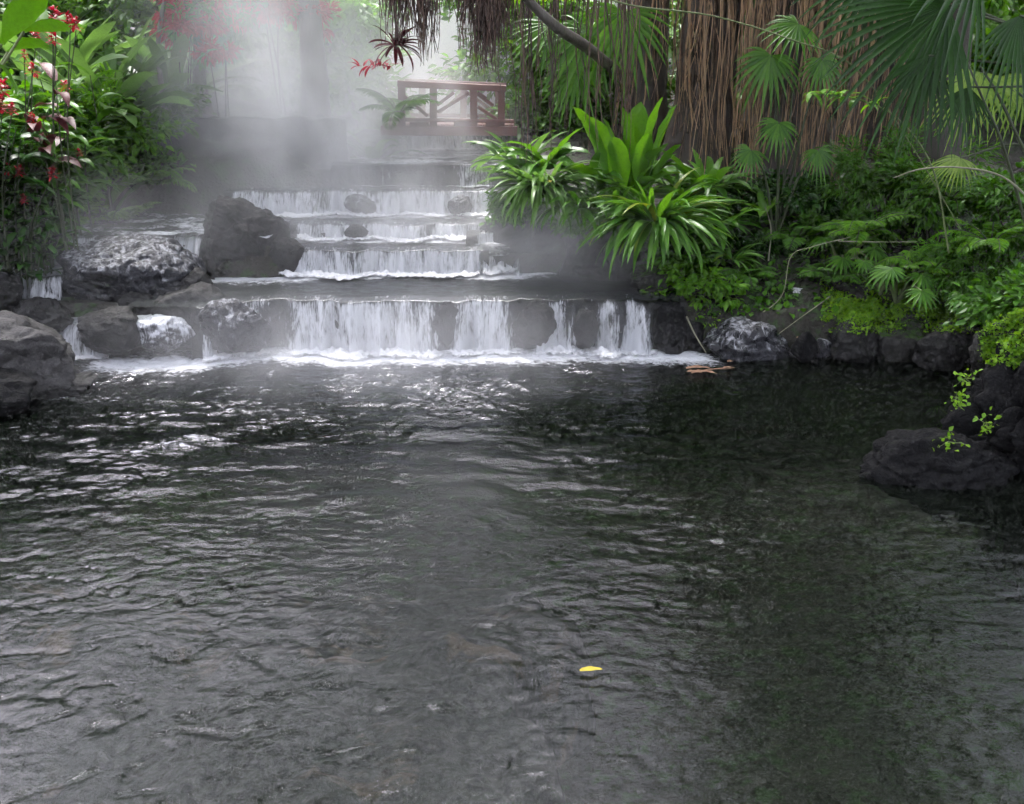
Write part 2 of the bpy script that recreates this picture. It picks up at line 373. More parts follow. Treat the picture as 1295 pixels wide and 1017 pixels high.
# ------------------------------------------------------------------ cascades
def LZ(x): return .03*fbm(np.asarray(x)*2.3, 50., 0, 3)-.012
def sheet(name, x0, x1, ylip, yback, z, foamf, dx=.05, dy=.035, amp=.012, slope=0.):
    xs = np.arange(x0, x1+dx/2, dx); n = max(6, int((yback-ylip(np.array([(x0+x1)/2]))[0])/dy))
    T = np.linspace(0, 1, n)[None]; X = np.broadcast_to(xs[:, None], (len(xs), n)); YL = ylip(xs)[:, None]
    Y = YL+(yback-YL)*T
    Z = z+amp*(n3(X*3, Y*6, 4)+.7*n3(X*6, Y*12, 2)+.3*n3(X*14, Y*25, 5))+LZ(X)*sm(.5, 0, Y-YL)
    fo = foamf(X, Y, T)
    return props(mesh(name, np.stack([X, Y, Z], -1), grid_faces(len(xs), n), M['stream'], attrs={'foam': fo}), kind='structure')
def fall(label, x0, x1, ylip, zt, zb, flow, out=(.08, .3), ledge_mat='rock', seed=0., foam_w=.45, foam_h=.10, dx=.014, steps=26, ledge_back=.5):
    xm = (x0+x1)/2; root = empty('waterfall', (xm, float(ylip(np.array([xm]))[0]), zb), label, 'waterfall', 'cascade steps of the stream')
    h = zt-zb
    # rock ledge
    ex = .12; xs = np.arange(x0-ex, x1+ex, .045)
    prof = [(ledge_back, -.02), (.25, -.035), (.1, -.03), (.03, -.05), (.0, -.09)]+[(-.02-.06*k/9, -.09-(h+.25)*k/9) for k in range(1, 10)]
    prof = np.array(prof); X = np.repeat(xs[:, None], len(prof), 1); YL = ylip(xs)[:, None]
    Y = YL+prof[None, :, 0]; Z = zt+prof[None, :, 1]*np.ones_like(X)
    dn = fbm(X*3.4, Z*4.0+seed, seed, 5, .6)*.075+np.abs(fbm(X*1.1, Z*1.6, seed+5, 2))*.16
    w = np.r_[0, 0, .15, .5, .8, np.ones(9)][None]
    Y = Y+np.maximum(dn, -.015)*w; Z = Z+LZ(X)*np.r_[.3, .6, 1, 1, 1, np.ones(9)][None]+np.r_[0, .2, 1, .8, .3, np.zeros(9)][None]*.006*fbm(X*6, Y*2, seed, 2)-.02*np.r_[0, 0, 1, 1, 1, np.zeros(9)][None]*np.clip(fbm(X*1.7, 0, seed, 3), 0, 1)
    mesh('rock_ledge', np.stack([X, Y, Z], -1), grid_faces(len(xs), len(prof)), M[ledge_mat], root)
    # veil
    xs = np.arange(x0, x1, dx); K = steps
    s = xs[:, None]; tt = np.linspace(0, 1, K)[None]
    o_ = out[0]+(out[1]-out[0])*np.clip(.5+fbm(xs*3.1, seed+2., 0, 3), 0, 1)[:, None]+.05*n3(xs*11, seed+3., 0)[:, None]
    top = .18; fb = np.clip((tt-top)/(1-top), 0, 1); ft = np.clip(tt/top, 0, 1)
    YL = ylip(xs)[:, None]
    Y = YL+.22*(1-ft)-o_*fb**.75-.012
    Z = zt+.014+LZ(s)*(1-fb)+np.zeros_like(Y)-.008*ft-(h+.03)*fb**1.55-.02*sm(0, .3, fb)
    Y = Y+.022*fb*n3(s*14, Z*2.5, seed)+.014*fb*n3(s*34, Z*4, seed+1)
    X = s+.03*fb*n3(s*2.2, Z*2, seed+8)+0*Y
    fl = np.clip(flow(s, fb)+.45*sm(.72, 1, fb)*flow(s, fb)+.12*n3(s*9, Z*3, seed)+0*Y, 0, 1.3)
    e = sm(0, .12, s-x0)*sm(0, .12, x1-s)
    fl = fl*(.15+.85*e)*(.45+.55*sm(0, .16, fb))
    uv = np.stack([X, (zt-Z)+.22*ft+0*Y], -1).reshape(-1, 2)
    mesh('water_curtain', np.stack([X, Y, Z], -1), grid_faces(len(xs), K), M['veil'], root, attrs={'flow': fl}, uv=uv)
    # foam at the foot
    xs = np.arange(x0-.05, x1+.05, .03); ys = np.linspace(0, 1, 26)
    X = np.repeat(xs[:, None], 26, 1); Tn = np.repeat(ys[None], len(xs), 0)
    wv = foam_w*(.7+.5*np.clip(fbm(X*1.3, seed, 3, 2)+.4, 0, 1))
    Y = ylip(xs)[:, None]-.02-wv*Tn
    fl1 = np.clip(flow(xs[:, None], np.ones((1, 1))), 0, 1)+0*X
    env = np.sin(np.clip(Tn*1.02, 0, 1)*PI)**.8
    lump = np.clip(.28+.55*np.abs(fbm(X*9, Y*9, seed+4, 4, .65))*1.6+.35*fbm(X*2.2, Y*2, seed, 2), 0, 1.4)
    Z = zb+.012+foam_h*env*lump*(.25+.75*fl1)
    fo = np.clip((.3+.8*fl1)*(1-Tn**2.5)*1.1-.0, 0, 1)*sm(0, .15, X-x0)*sm(0, .15, x1-X)
    mesh('foam', np.stack([X, Y, Z], -1), grid_faces(len(xs), 26), M['foam'], root, attrs={'foam': fo})
    return root
def px(u, y, z): # world x of pixel column u at depth y, height z
    return (u-647.5)/F*(y*math.cos(PITCH)+(CAMH-z)*math.sin(PITCH))
def bumpf(s, c, w): return np.exp(-((s-c)/w)**2)
# fall 1
X1 = lambda u: px(u, 12.5, .4)
def flow1(s, f):
    a = .30+.40*np.clip(.5+fbm(s*1.9, 3.3, 0, 4), 0, 1)
    for u, w, k in ((310, .35, .35), (395, .2, .25), (440, .3, .35), (490, .35, .45), (530, .3, .42), (590, .22, .5), (630, .18, .5), (400, .25, .25)):
        a = a+k*bumpf(s, X1(u), w)
    for u, w, k in ((345, .2, .12), (563, .10, .3), (672, .2, .45), (745, .2, .7), (785, .07, .5), (845, .2, .6)):
        a = a-k*bumpf(s, X1(u), w)
    a = a*(.75+.35*f)
    j = 0
    for u, w0, w1, k in ((703, .05, .26, .8), (768, .07, .12, .8), (750, .04, .24, .55), (812, .06, .16, .95), (795, .05, .17, .6), (730, .05, .1, .35)):
        j = j+k*(.62+.55*n3(s*13, f*3.+u, 4.))*sm(-.1, .35, f)*bumpf(s, X1(u)-.06*f+.03*n3(f*4, u*1., 0), w0+(w1-w0)*f**1.6)
    return np.clip(a, 0, 1)*(s < X1(860))+j
L1Z, L2Z, L3Z, L4Z, L5Z, L6Z = .73, 1.105, 1.345, 1.745, 2.135, 2.56
fall('widest and lowest dark rock ledge with thin water curtains pouring into the pool', X1(262), X1(858), lip1, L1Z, 0, flow1, (.05, .34), seed=1., foam_w=.55, foam_h=.10, steps=34)
def mk(y0, a=.06, k=1., tilt=0.): return lambda x: y0+a*1.7*fbm(np.asarray(x)*1.5+k*7, k, 0, 4)+tilt*np.asarray(x)
lip2, lip3, lip4, lip5, lip6 = mk(14.1, .12, 2., .03), mk(14.98, .14, 3.), mk(15.85, .10, 4.), mk(16.35, .10, 5.), mk(18.6, .05, 6.)
def flown(c0, vari, k, sd):
    return lambda s, f: np.clip(c0+vari*fbm(s*k, sd, 0, 3), .05, 1.2)*(.75+.3*f)
sheet('terrace_water', -5.2, 2.35, lip1, 14.12, L1Z, lambda X, Y, T: np.clip(1.1*sm(.62, .0, 14.05-Y+.2*fbm(X*1.5, Y*2, 3, 2))*sm(.9, .2, X)+.55*sm(-2.6, -3.6, X)*sm(12.9, 13.6, Y)+.22*sm(.9, .95, T), 0, 1.1))
X2 = lambda u: px(u, 14.1, .9)
fall('low step of the cascade just above the widest ledge, foaming along its foot', X2(352), X2(612), lip2, L2Z, L1Z, flown(1., .6, 2.2, 1.), (.05, .22), seed=2., foam_w=.42, foam_h=.09)
sheet('terrace_water', X2(350), X2(645), lip2, 15.0, L2Z, lambda X, Y, T: np.clip(1.15*sm(.55, .05, 14.95-Y)+.35*T+.35*sm(-.9, -.3, X), 0, 1.1))
X3 = lambda u: px(u, 14.98, 1.2)
fall('third step of the cascade, a white broken curtain right of the big dark boulder', X3(372), X3(612), lip3, L3Z, L2Z, flown(1.05, .6, 2.6, 4.), (.05, .26), seed=3., foam_w=.42, foam_h=.08)
sheet('terrace_water', -3.7, X3(625), lip3, 15.95, L3Z, lambda X, Y, T: np.clip(1.1*sm(.62, .05, 15.85-Y)+.2*T, 0, 1.1))
lipL = lambda x: 13.9+.1*fbm(np.asarray(x)*1.5, 9., 0, 3)
sheet('side_stream', -7.7, -3.66, lipL, 16.1, L3Z, lambda X, Y, T: np.clip(.5+.5*fbm(X*.9, Y*3.5, 12, 3)+.3*sm(-4.8, -4.2, X)*sm(15, 14, Y), 0, .9), amp=.03)
X4 = lambda u: px(u, 15.85, 1.55)
fall('broad white step of the cascade behind the big dark boulder', X4(292), X4(624), lip4, L4Z, L3Z, flown(1.1, .6, 2.4, 7.), (.05, .3), seed=4., foam_w=.42, foam_h=.07)
sheet('terrace_water', X4(285), X4(640), lip4, 16.5, L4Z, lambda X, Y, T: .35+0*X)
X5 = lambda u: px(u, 16.35, 1.95)
fall('grey shaded step of the cascade below the wooden bridge', X5(428), X5(640), lip5, L5Z, L4Z, lambda s, f: np.clip(.16+.3*fbm(s*1.5, 8, 0, 2)+.55*bumpf(s, X5(605), .25), 0, 1), (.03, .12), seed=5., foam_w=.2, foam_h=.04)
sheet('terrace_water', X5(420), X5(650)+.2, lip5, 18.7, L5Z, lambda X, Y, T: np.clip(.42+.6*fbm(X*.8, Y*2.5, 1, 3)+.35*T, 0, 1.))
X6 = lambda u: px(u, 18.6, 2.3)
fall('farthest white fall glimpsed under the deck of the bridge', X6(500), X6(645), lip6, L6Z, L5Z, flown(.85, .35, 3., 11.), (.03, .14), seed=6., foam_w=.5, foam_h=.06)
sheet('upper_stream', X6(480), X6(660), lip6, 26, L6Z, lambda X, Y, T: .4+.4*fbm(X, Y, 1, 2), dy=.1)
# right spill beside falls 2 and 3
fall('upper part of the steep white spill at the right end of the steps', X2(598), X2(640), lambda x: 14.5+.25*np.sin((np.asarray(x)-X2(598))*4), 1.27, .95, flown(.95, .4, 5., 3.), (.12, .4), seed=7., foam_w=.4, foam_h=.1)
fall('lower part of the steep white spill spreading into the terrace on the right', X2(606), X2(662), lambda x: 14.12+.3*np.sin((np.asarray(x)-X2(606))*3), 1.0, L1Z, flown(.9, .45, 5., 3.), (.15, .5), seed=17., foam_w=.55, foam_h=.12)
fall('narrow white chute squeezed between the streaming slab and big boulder', px(216, 14, 1.1), px(268, 14, 1.1), lambda x: 13.95+.25*np.sin((np.asarray(x)-px(216, 14, 1.1))*6), L3Z, L1Z, flown(1.1, .3, 3., 9.), (.3, .7), seed=11., foam_w=.7, foam_h=.10)
# left side cascade : small steps
lA = lambda x: 13.82+.05*fbm(np.asarray(x)*3, 2., 0, 2)
fall('small white drop at the far left between dark boulders', -7.35, -6.15, lA, L3Z, .95, flown(1., .4, 3., 5.), (.1, .3), seed=8., foam_w=.4, foam_h=.08)
sheet('side_stream', -7.4, -6.0, lambda x: 13.1+0*np.asarray(x), 13.8, .95, lambda X, Y, T: .75+0*X)
fall('lower white chute at the far left above the pale boulder', -7.5, -6.4, lambda x: 13.1+.08*np.sin(np.asarray(x)*4), .95, .45, flown(1., .4, 3., 6.), (.1, .35), seed=9., foam_w=.4, foam_h=.06)
sheet('side_stream', -7.6, -5.5, lambda x: 12.3+0*np.asarray(x), 13.1, .45, lambda X, Y, T: .7+0*X)
fall('last short spill of the side stream entering the pool at the far left', -6.6, -5.5, lambda x: 12.3+.06*np.sin(np.asarray(x)*5), .45, 0, flown(.95, .4, 3., 9.), (.1, .35), seed=10., foam_w=.5, foam_h=.06)
# ------------------------------------------------------------------ rocks
def ico(n):
    import bmesh
    bm = bmesh.new(); bmesh.ops.create_icosphere(bm, subdivisions=n, radius=1); V = np.array([v.co[:] for v in bm.verts]); T = np.array([[v.index for v in f.verts] for f in bm.faces]); bm.free(); return V, T
ICO6, ICO5, ICO4 = ico(6), ico(5), ico(4)
def rock(label, box_px, Y, m, seed, depth=.8, res=5, cuts=12, flat=.0, rough=1., name='boulder', cat='boulder', group=None, rotz=0.):
    u0, v0, u1, v1 = box_px
    a = at((u0+u1)/2, (v0+v1)/2, Y); rx = (at(u1, v1, Y)[0]-at(u0, v1, Y)[0])/2; rz = (at(u0, v0, Y)[2]-at(u0, v1, Y)[2])/2
    return rock3(label, a, (rx, rx*depth, rz), m, seed, res, cuts, flat, rough, name, cat, group)
def rock3(label, c, r, m, seed, res=5, cuts=12, flat=0., rough=1., name='boulder', cat='boulder', group='dark boulders of the stream'):
    V, T = {4: ICO4, 5: ICO5, 6: ICO6}[res]; rg = np.random.default_rng(seed)
    N = rg.normal(size=(cuts, 3)); N /= np.linalg.norm(N, axis=1)[:, None]; cuts = cuts*2; N = rg.normal(size=(cuts, 3)); N /= np.linalg.norm(N, axis=1)[:, None]; D = rg.uniform(.66, .93, cuts)
    P = V.copy()
    for n_, d_ in zip(N, D):
        h = P@n_; over = np.clip(h-d_, 0, None); P = P-over[:, None]*n_[None]*.92
    ext = np.abs(P).max(0); P = P/ext
    s = seed*3.7
    nr = V
    P = P+nr*(.10*fbm(V[:, 0]*1.6+s, V[:, 1]*1.6, V[:, 2]*1.6, 3)+.055*rough*fbm(V[:, 0]*4+s, V[:, 1]*4, V[:, 2]*4, 4, .55)-.05*rough*np.exp(-(n3(V[:, 0]*2.5+s, V[:, 1]*2.5, V[:, 2]*2.5)/.07)**2))[:, None]
    P = P*np.array(r)[None]
    o = mesh(name, P+np.array(c)[None], T, m if not isinstance(m, str) else M[m])
    o.location = tuple(c); o.data.transform(__import__('mathutils').Matrix.Translation(-Vector(c)))
    return props(o, label, cat, group or 'dark boulders of the stream')
rock('lumpy rock with thin water threads at the left end of the widest ledge', (252, 378, 338, 446), 12.15, 'rock_film', 74, .6, 5, 9)
rock('big dark rounded boulder standing in front of the upper steps', (246, 252, 366, 350), 14.25, 'rock', 3, .75, 6, 14)
rock('wide flat boulder with water streaming over its top on the left', (76, 300, 258, 396), 13.35, 'rock_film', 5, .7, 6, 7, rough=.8)
rock('small dark stone at the left tip of the widest ledge', (232, 338, 268, 372), 13.0, 'rock', 6, .9, 4)
rock('dark overhanging boulder left of the widest ledge', (185, 356, 292, 440), 12.75, 'rock', 7, .8, 5, 10)
rock('pointed black boulder with foam at its foot on the left', (98, 388, 182, 448), 12.1, 'rock', 9, .9, 5, 12)
rock('low boulder with white water sheeting over it, right of the pointed one', (160, 394, 248, 446), 12.2, 'rock_white', 10, .8, 5, 9)
rock('humped dark rock wedged under the flat streaming boulder', (150, 366, 218, 410), 12.75, 'rock', 12, .8, 4)
rock('dark stone with a bright wet top at the head of the side stream', (42, 292, 106, 330), 13.9, 'rock', 13, .8, 5)
rock('broad dark boulder at the left frame edge beside the small drop', (-80, 335, 24, 408), 12.4, 'rock', 14, .9, 5)
rock('rounded dark stone behind the pale boulder in the side stream', (20, 378, 92, 424), 12.3, 'rock', 15, .9, 5)
rock('large pale grey boulder at the left edge of the pool', (-110, 402, 108, 534), 10.9, 'rock_pale', 27, .62, 6, 10)
rock('black wet boulder cut off by the left frame edge, nearest', (-100, 462, 42, 545), 10.15, 'rock_black', 18, .7, 5, 9)
rock('flat shelf rock under the pale boulder at the waterline', (30, 470, 120, 500), 10.9, 'rock', 19, .9, 5)
rock('low dark bank rock at the far left behind the side stream', (-40, 262, 60, 330), 14.4, 'rock_black', 20, .9, 5)
rock('rounded wet rock breaking the left part of the widest curtain', (284, 396, 348, 450), 12.12, 'rock_film', 300, .5, 5, 9, group='rocks breaking through the cascade')
rock('narrow dark rock splitting the widest curtain in its middle', (546, 380, 584, 440), 12.36, 'rock', 301, .5, 5, 9, group='rocks breaking through the cascade')
rock('broad dark rock face between the middle curtain and the right jets', (646, 382, 704, 446), 12.36, 'rock', 302, .5, 5, 9, group='rocks breaking through the cascade')
rock('small dark rock between the two right hand jets', (722, 390, 756, 446), 12.34, 'rock', 303, .5, 5, 9, group='rocks breaking through the cascade')
rock('dark rock ending the widest curtain on the right', (826, 382, 872, 452), 12.34, 'rock_black', 304, .5, 5, 9, group='rocks breaking through the cascade')
rock('dark stone in the third step', (436, 284, 466, 306), 14.8, 'rock', 307, .5, 5, 9, group='rocks breaking through the cascade')
rock('sloping wet rock in the left half of the broad white step', (432, 246, 478, 274), 15.66, 'rock_film', 308, .5, 5, 9, group='rocks breaking through the cascade')
rock('wet rock in the right half of the broad white step', (566, 246, 600, 274), 15.66, 'rock_film', 309, .5, 5, 9, group='rocks breaking through the cascade')
rock('low dark rock beside the foot of the big rounded boulder', (338, 300, 388, 350), 14.0, 'rock', 310, .5, 5, 9, group='rocks breaking through the cascade')
# ledge face under the strap plants, right of the falls
for i, (bx, Y, s_, lb) in enumerate([((608, 255, 730, 350), 14.9, 21, 'tall shaded rock face right of the upper steps'), ((690, 275, 850, 385), 14.3, 22, 'dark overhanging rock beneath the arching strap plant'),
        ((835, 345, 905, 430), 13.3, 24, 'olive stained rock behind the leafy shrub'), ((780, 380, 895, 470), 12.9, 25, 'smooth dark rock closing the right end of the widest ledge')]):
    rock(lb, bx, Y, ['rock', 'rock', 'rock_olive', 'rock_black'][i], s_, .8, 5, 10, rough=.8, group='rocks of the right bank')
rock('mossy stone jutting out left of the leafy shrub', (795, 336, 858, 372), 13.1, 'rock_moss', 26, .8, 5, group='rocks of the right bank')
rock('grey boulder with white water film at the right end of the pool', (893, 404, 1004, 472), 12.4, 'rock_film', 31, .7, 5, 9, group='rocks of the right bank')
rock('olive brown sloping rock below the thin trickle', (930, 372, 1056, 470), 13.2, 'rock_olive', 32, .6, 5, 8, group='rocks of the right bank')
rock('small dark stone at the waterline beside the grey filmed boulder', (1000, 420, 1034, 462), 12.0, 'rock_black', 33, .8, 4, group='rocks of the right bank')
rock('round dark boulder under the moss bank at the waterline', (1046, 400, 1126, 474), 12.2, 'rock', 34, .8, 5, 9, group='rocks of the right bank')
rock('brown craggy rock right of the round dark boulder', (1112, 370, 1200, 478), 12.5, 'rock_moss', 35, .7, 5, 10, group='rocks of the right bank')
rock('jagged grey rock with a pale ledge behind the near block', (1180, 380, 1290, 470), 12.0, 'rock_moss', 36, .7, 5, 12, group='rocks of the right bank')
rock('grey crag below the bright moss at the right frame edge', (1225, 395, 1340, 500), 10.6, 'rock_moss', 38, .7, 5, 12, group='rocks of the right bank')
rock('mossy lump of rock in the middle of the moss bank', (1040, 340, 1130, 410), 13.2, 'rock_moss', 39, .8, 5, 9, group='rocks of the right bank')
rock('brown boulder half buried in moss behind the jagged rocks', (1120, 330, 1235, 420), 13.2, 'rock_moss', 43, .8, 5, 9, group='rocks of the right bank')
rock('tall black block of rock at the right frame edge', (1180, 418, 1520, 720), 8.9, 'rock_black', 40, .5, 6, 7, rough=2.2, group='rocks of the right bank')
rock('low rough grey rock sticking out into the pool from the black block', (1094, 546, 1290, 650), 8.45, 'rock_black', 45, .6, 6, 12, rough=1.3, group='rocks of the right bank')
rock('craggy brown rock at the waterline right of the round dark boulder', (1098, 402, 1186, 478), 12.15, 'rock_moss', 81, .7, 5, 12, group='rocks of the right bank')
rock('split dark rock at the waterline below the jagged grey rock', (1158, 408, 1228, 476), 11.7, 'rock', 82, .7, 5, 12, group='rocks of the right bank')
rock('small pale topped stone between the grey boulder and the round dark one', (1024, 428, 1056, 464), 12.2, 'rock_film', 83, .8, 4, 9, group='rocks of the right bank')
for i, (bx, Y, s_) in enumerate([((425, 205, 500, 245), 16.9, 51)]):
    rock('low grey rock sloping into the stream at the foot of the misty bank', bx, Y, 'rock', s_, 1.0, 5)
# dark misty bank wall on the left
def wall_rock(label, u0, u1, v0, v1, Y, th, m, seed, name='rock_wall'):
    a = at(u0, v1, Y); b = at(u1, v0, Y); nx, nz = 60, 34
    X = np.linspace(a[0], b[0], nx)[:, None]; Z = np.linspace(a[2]-.2, b[2], nz)[None]
    X = X+0*Z; Z = Z+0*X
    P = []
    fr = np.stack([X, Y+.10*fbm(X*1.3, Z*2, seed, 4)+.05*np.abs(fbm(X*5, Z*5, seed, 3)), Z+.03*fbm(X*3, 1, seed, 2)], -1)
    top = np.stack([X[:, -1:]+0*np.linspace(0, th, 10)[None], fr[:, -1:, 1]+np.linspace(.02, th, 10)[None], fr[:, -1:, 2]+.05*fbm(X[:, -1:]*2, np.linspace(0, th, 10)[None]*2, seed, 2)], -1)
    V = np.concatenate([fr, top], 1)
    o = mesh(name, V, grid_faces(nx, nz+10), M[m])
    c = Vector(((a[0]+b[0])/2, Y, a[2])); o.location = c; o.data.transform(__import__('mathutils').Matrix.Translation(-c))
    mod = o.modifiers.new('s', 'SOLIDIFY'); mod.thickness = .25; mod.offset = -1
    return props(o, label, 'rock wall')
wall_rock('dark flat topped rock wall in steam on the left of the stream', 212, 436, 150, 240, 16.75, 2.2, 'rock', 3.)
# ------------------------------------------------------------------ foliage builders
def blade(mb, base, az, el, L, W, curl, fold=.25, wave=0., segs=10, shape='lance', roll=0., side=0., power=1.3, stalk=0.):
    t = np.linspace(0, 1, segs+1); e = el-curl*t**power; a = az+side*t
    d = np.stack([np.cos(e)*np.cos(a), np.cos(e)*np.sin(a), np.sin(e)], -1)
    P = np.asarray(base)+np.concatenate([np.zeros((1, 3)), np.cumsum((d[:-1]+d[1:])/2, 0)])*L/segs
    S = np.stack([-np.sin(a), np.cos(a), 0*a], -1); N = np.cross(S, d); N = -N
    cr, sr = math.cos(roll), math.sin(roll); S2 = S*cr+N*sr; N2 = N*cr-S*sr
    if shape == 'lance': w = np.sin(PI*np.clip(t*.97+.03, 0, 1)**.75)**.8
    elif shape == 'strap': w = np.clip(np.minimum(t*9+.3, 1), 0, 1)*np.clip((1-t)*3.2, 0, 1)**.6
    elif shape == 'paddle': w = (.22+.78*sm(0, .5, t))*np.clip((1-t)*4.5, 0, 1)**.55
    else: w = np.sin(PI*t**.6)
    if stalk > 0: w = np.where(t < stalk, .06, w*1.0*np.clip((t-stalk)/.12, .1, 1))
    w = w*W/2; wv = wave*W*np.sin(t*segs*1.9+az*7)
    Lf = P+S2*w[:, None]+N2*(fold*w+wv)[:, None]; Rt = P-S2*w[:, None]+N2*(fold*w-wv*.7)[:, None]
    V = np.stack([Lf, P, Rt], 1)
    mb.add(V, grid_faces(segs+1, 3))
def clump(name, m, base, n, L, W, el, curl, label, cat, shape='strap', fold=.25, wave=.03, segs=10, group=None, spread=.12, azr=None, stems=None, power=1.3, lv=.25, seed=None, extra=None, sides=.25, part='leaves'):
    rg = random.Random(seed if seed is not None else sum(map(ord, label)))
    root = empty(name, tuple(base), label, cat, group); mb = MB()
    for i in range(n):
        az = rg.uniform(0, 2*PI) if azr is None else rg.uniform(*azr)
        f = (i+.5)/n; e = el[0]+(el[1]-el[0])*f+rg.uniform(-.12, .12)
        l = L*rg.uniform(1-lv, 1+lv*.6); b = np.array(base)+np.array([math.cos(az)*spread*rg.random(), math.sin(az)*spread*rg.random(), .02])
        blade(mb, b, az, e, l, W*rg.uniform(.75, 1.15), curl*rg.uniform(.6, 1.35), fold, wave, segs, shape, rg.uniform(-.5, .5), rg.uniform(-sides, sides), power)
    mb.build(part, m, root)
    if extra: extra(root, rg)
    return root
# small leaf templates, vectorised
def leaf_tpl(k=1.9, fold=.2):
    V = np.array([[0, 0, 0], [-.5/k, .38, fold*.3], [0, .42, -.03], [.5/k, .38, fold*.3], [-.36/k, .72, fold*.12], [0, .75, -.06], [.36/k, .72, fold*.12], [0, 1, -.16]])
    T = np.array([[0, 1, 2], [0, 2, 3], [1, 4, 5], [1, 5, 2], [2, 5, 6], [2, 6, 3], [4, 7, 5], [5, 7, 6]])
    return V, T
TPL = leaf_tpl(); TPLN = leaf_tpl(4.5, .3); TPLR = leaf_tpl(1.3)
def leaves(mb, C, D, size, tpl=TPL, rg=RNG):
    """C centres, D growing directions (N,3), size (N,)"""
    n = len(C); D = D/(np.linalg.norm(D, axis=1)[:, None]+1e-9)
    up = np.tile([0., 0, 1], (n, 1))+rg.normal(size=(n, 3))*.35
    X = np.cross(D, up); X /= np.linalg.norm(X, axis=1)[:, None]+1e-9; Z = np.cross(X, D)
    V, T = tpl
    W = C[:, None]+size[:, None, None]*(V[None, :, 0:1]*X[:, None]+V[None, :, 1:2]*D[:, None]+V[None, :, 2:3]*Z[:, None])
    mb.add(W.reshape(-1, 3), None, (T[None]+np.arange(n)[:, None, None]*len(V)).reshape(-1, 3))
def crown_pts(c, r, n, clumps, rg, hollow=.5):
    """sprig positions: clumps on an uneven ellipsoid, leaves round each clump"""
    th = rg.uniform(0, 2*PI, clumps); ph = np.arccos(rg.uniform(-1, 1, clumps)); rr = rg.uniform(hollow, 1.05, clumps)
    K = np.stack([np.sin(ph)*np.cos(th), np.sin(ph)*np.sin(th), np.cos(ph)], -1)*rr[:, None]
    K = K*(1+.25*rg.normal(size=(clumps, 1)))
    K = K*np.array(r)[None]
    sz = rg.uniform(.10, .26, clumps)*min(r)*1.3
    k = rg.integers(0, clumps, n); off = rg.normal(size=(n, 3))*sz[k][:, None]; off[:, 2] *= .6
    P = np.array(c)+K[k]+off
    D = off/(np.linalg.norm(off, axis=1)[:, None]+1e-6)*.8+K[k]/np.array(r)*.6+rg.normal(size=(n, 3))*.45; D[:, 2] -= .25
    return P, D, np.array(c)+K
def bush(name, m, c, r, n, size, label, cat='shrub', group=None, seed=0, tpl=TPL, clumps=26, ground=None, stem_mat='bark_dark', second=None, nst=5, part='foliage'):
    rg = np.random.default_rng(seed+100); c = np.array(c, float)
    gz = (float(H(c[0], c[1])) if ground is None else ground)
    root = empty(name, (c[0], c[1], gz-.02), label, cat, group)
    P, D, K = crown_pts(c, r, n, clumps, rg)
    ok = P[:, 2] > gz-.05 if ground is None else P[:, 2] > -99; P, D = P[ok], D[ok]
    mb = MB(); leaves(mb, P, D, size*rg.uniform(.6, 1.35, len(P)), tpl, rg)
    mb.build(part, M[m], root, smooth=False)
    if second:
        P, D, _ = crown_pts(c, r, int(n*second[1]), max(5, clumps//3), rg, .8); mb = MB(); leaves(mb, P, D, size*rg.uniform(.7, 1.3, len(P)), tpl, rg); mb.build(second[2], M[second[0]], root, smooth=False)
    mb = MB()
    for k in range(nst):
        e = K[rg.integers(0, len(K))]; b = np.array([c[0]+rg.uniform(-.1, .1), c[1]+rg.uniform(-.1, .1), gz-.05])
        mid = (b+e)/2+rg.normal(size=3)*.08*min(r); tube(mb, curve_pts([b, mid, e], 9), np.linspace(.035, .01, 9)*max(.5, min(1.6, min(r))), 6)
    mb.build('stem', M[stem_mat], root)
    return root
def tree(name, trunk_pts, tr, crown, label, leafm='leaf_far', barkm='bark_dark', n=7000, size=.16, seed=0, group=None, clumps=40):
    rg = np.random.default_rng(seed+500); b = np.array(trunk_pts[0]); root = empty(name, tuple(b), label, 'tree', group)
    P = curve_pts(trunk_pts, 20); r = np.linspace(tr, tr*.45, 20); r[:4] *= np.array([1.6, 1.3, 1.12, 1.03])
    mb = MB(); tube(mb, P, r, 14); V = np.concatenate(mb.V); mb.build('trunk', M[barkm], root)
    c, rr = crown; Pp, D, K = crown_pts(c, rr, n, clumps, rg)
    mb = MB()
    for k in range(9):
        e = K[rg.integers(0, len(K))]; s_ = P[rg.integers(13, 20)]; mid = (s_+e)/2+np.array([0, 0, .15*np.linalg.norm(e-s_)])
        tube(mb, curve_pts([s_, mid, e], 10), np.linspace(tr*.35, .02, 10), 7)
    mb.build('limb', M[barkm], root)
    mb = MB(); leaves(mb, Pp, D, size*rg.uniform(.6, 1.35, len(Pp)), TPL, rg); mb.build('crown', M[leafm], root, smooth=False)
    return root
def fern_frond(mb, smb, base, az, el, L, curl, pl, n=26, pw=.16, side=0., droop=.5, rg=random):
    segs = 14; t = np.linspace(0, 1, segs+1); e = el-curl*t**1.2; a = az+side*t
    d = np.stack([np.cos(e)*np.cos(a), np.cos(e)*np.sin(a), np.sin(e)], -1)
    P = np.asarray(base)+np.concatenate([np.zeros((1, 3)), np.cumsum((d[:-1]+d[1:])/2, 0)])*L/segs
    tube(smb, P, np.linspace(.012, .003, segs+1), 5)
    tt = np.linspace(.18, .99, n); Cx = np.stack([np.interp(tt, t, P[:, k]) for k in range(3)], -1); dx = np.stack([np.interp(tt, t, d[:, k]) for k in range(3)], -1); aa = np.interp(tt, t, a)
    S = np.stack([-np.sin(aa), np.cos(aa), 0*aa], -1)
    for s_ in (-1, 1):
        D = S*s_+dx*.55+np.array([0, 0, -droop])*.5; ln = pl*np.sin(PI*np.clip(tt*.85+.12, 0, 1))**.7
        leaves(mb, Cx, D+RNG.normal(size=D.shape)*.06, ln, leaf_tpl(1/pw, .15))
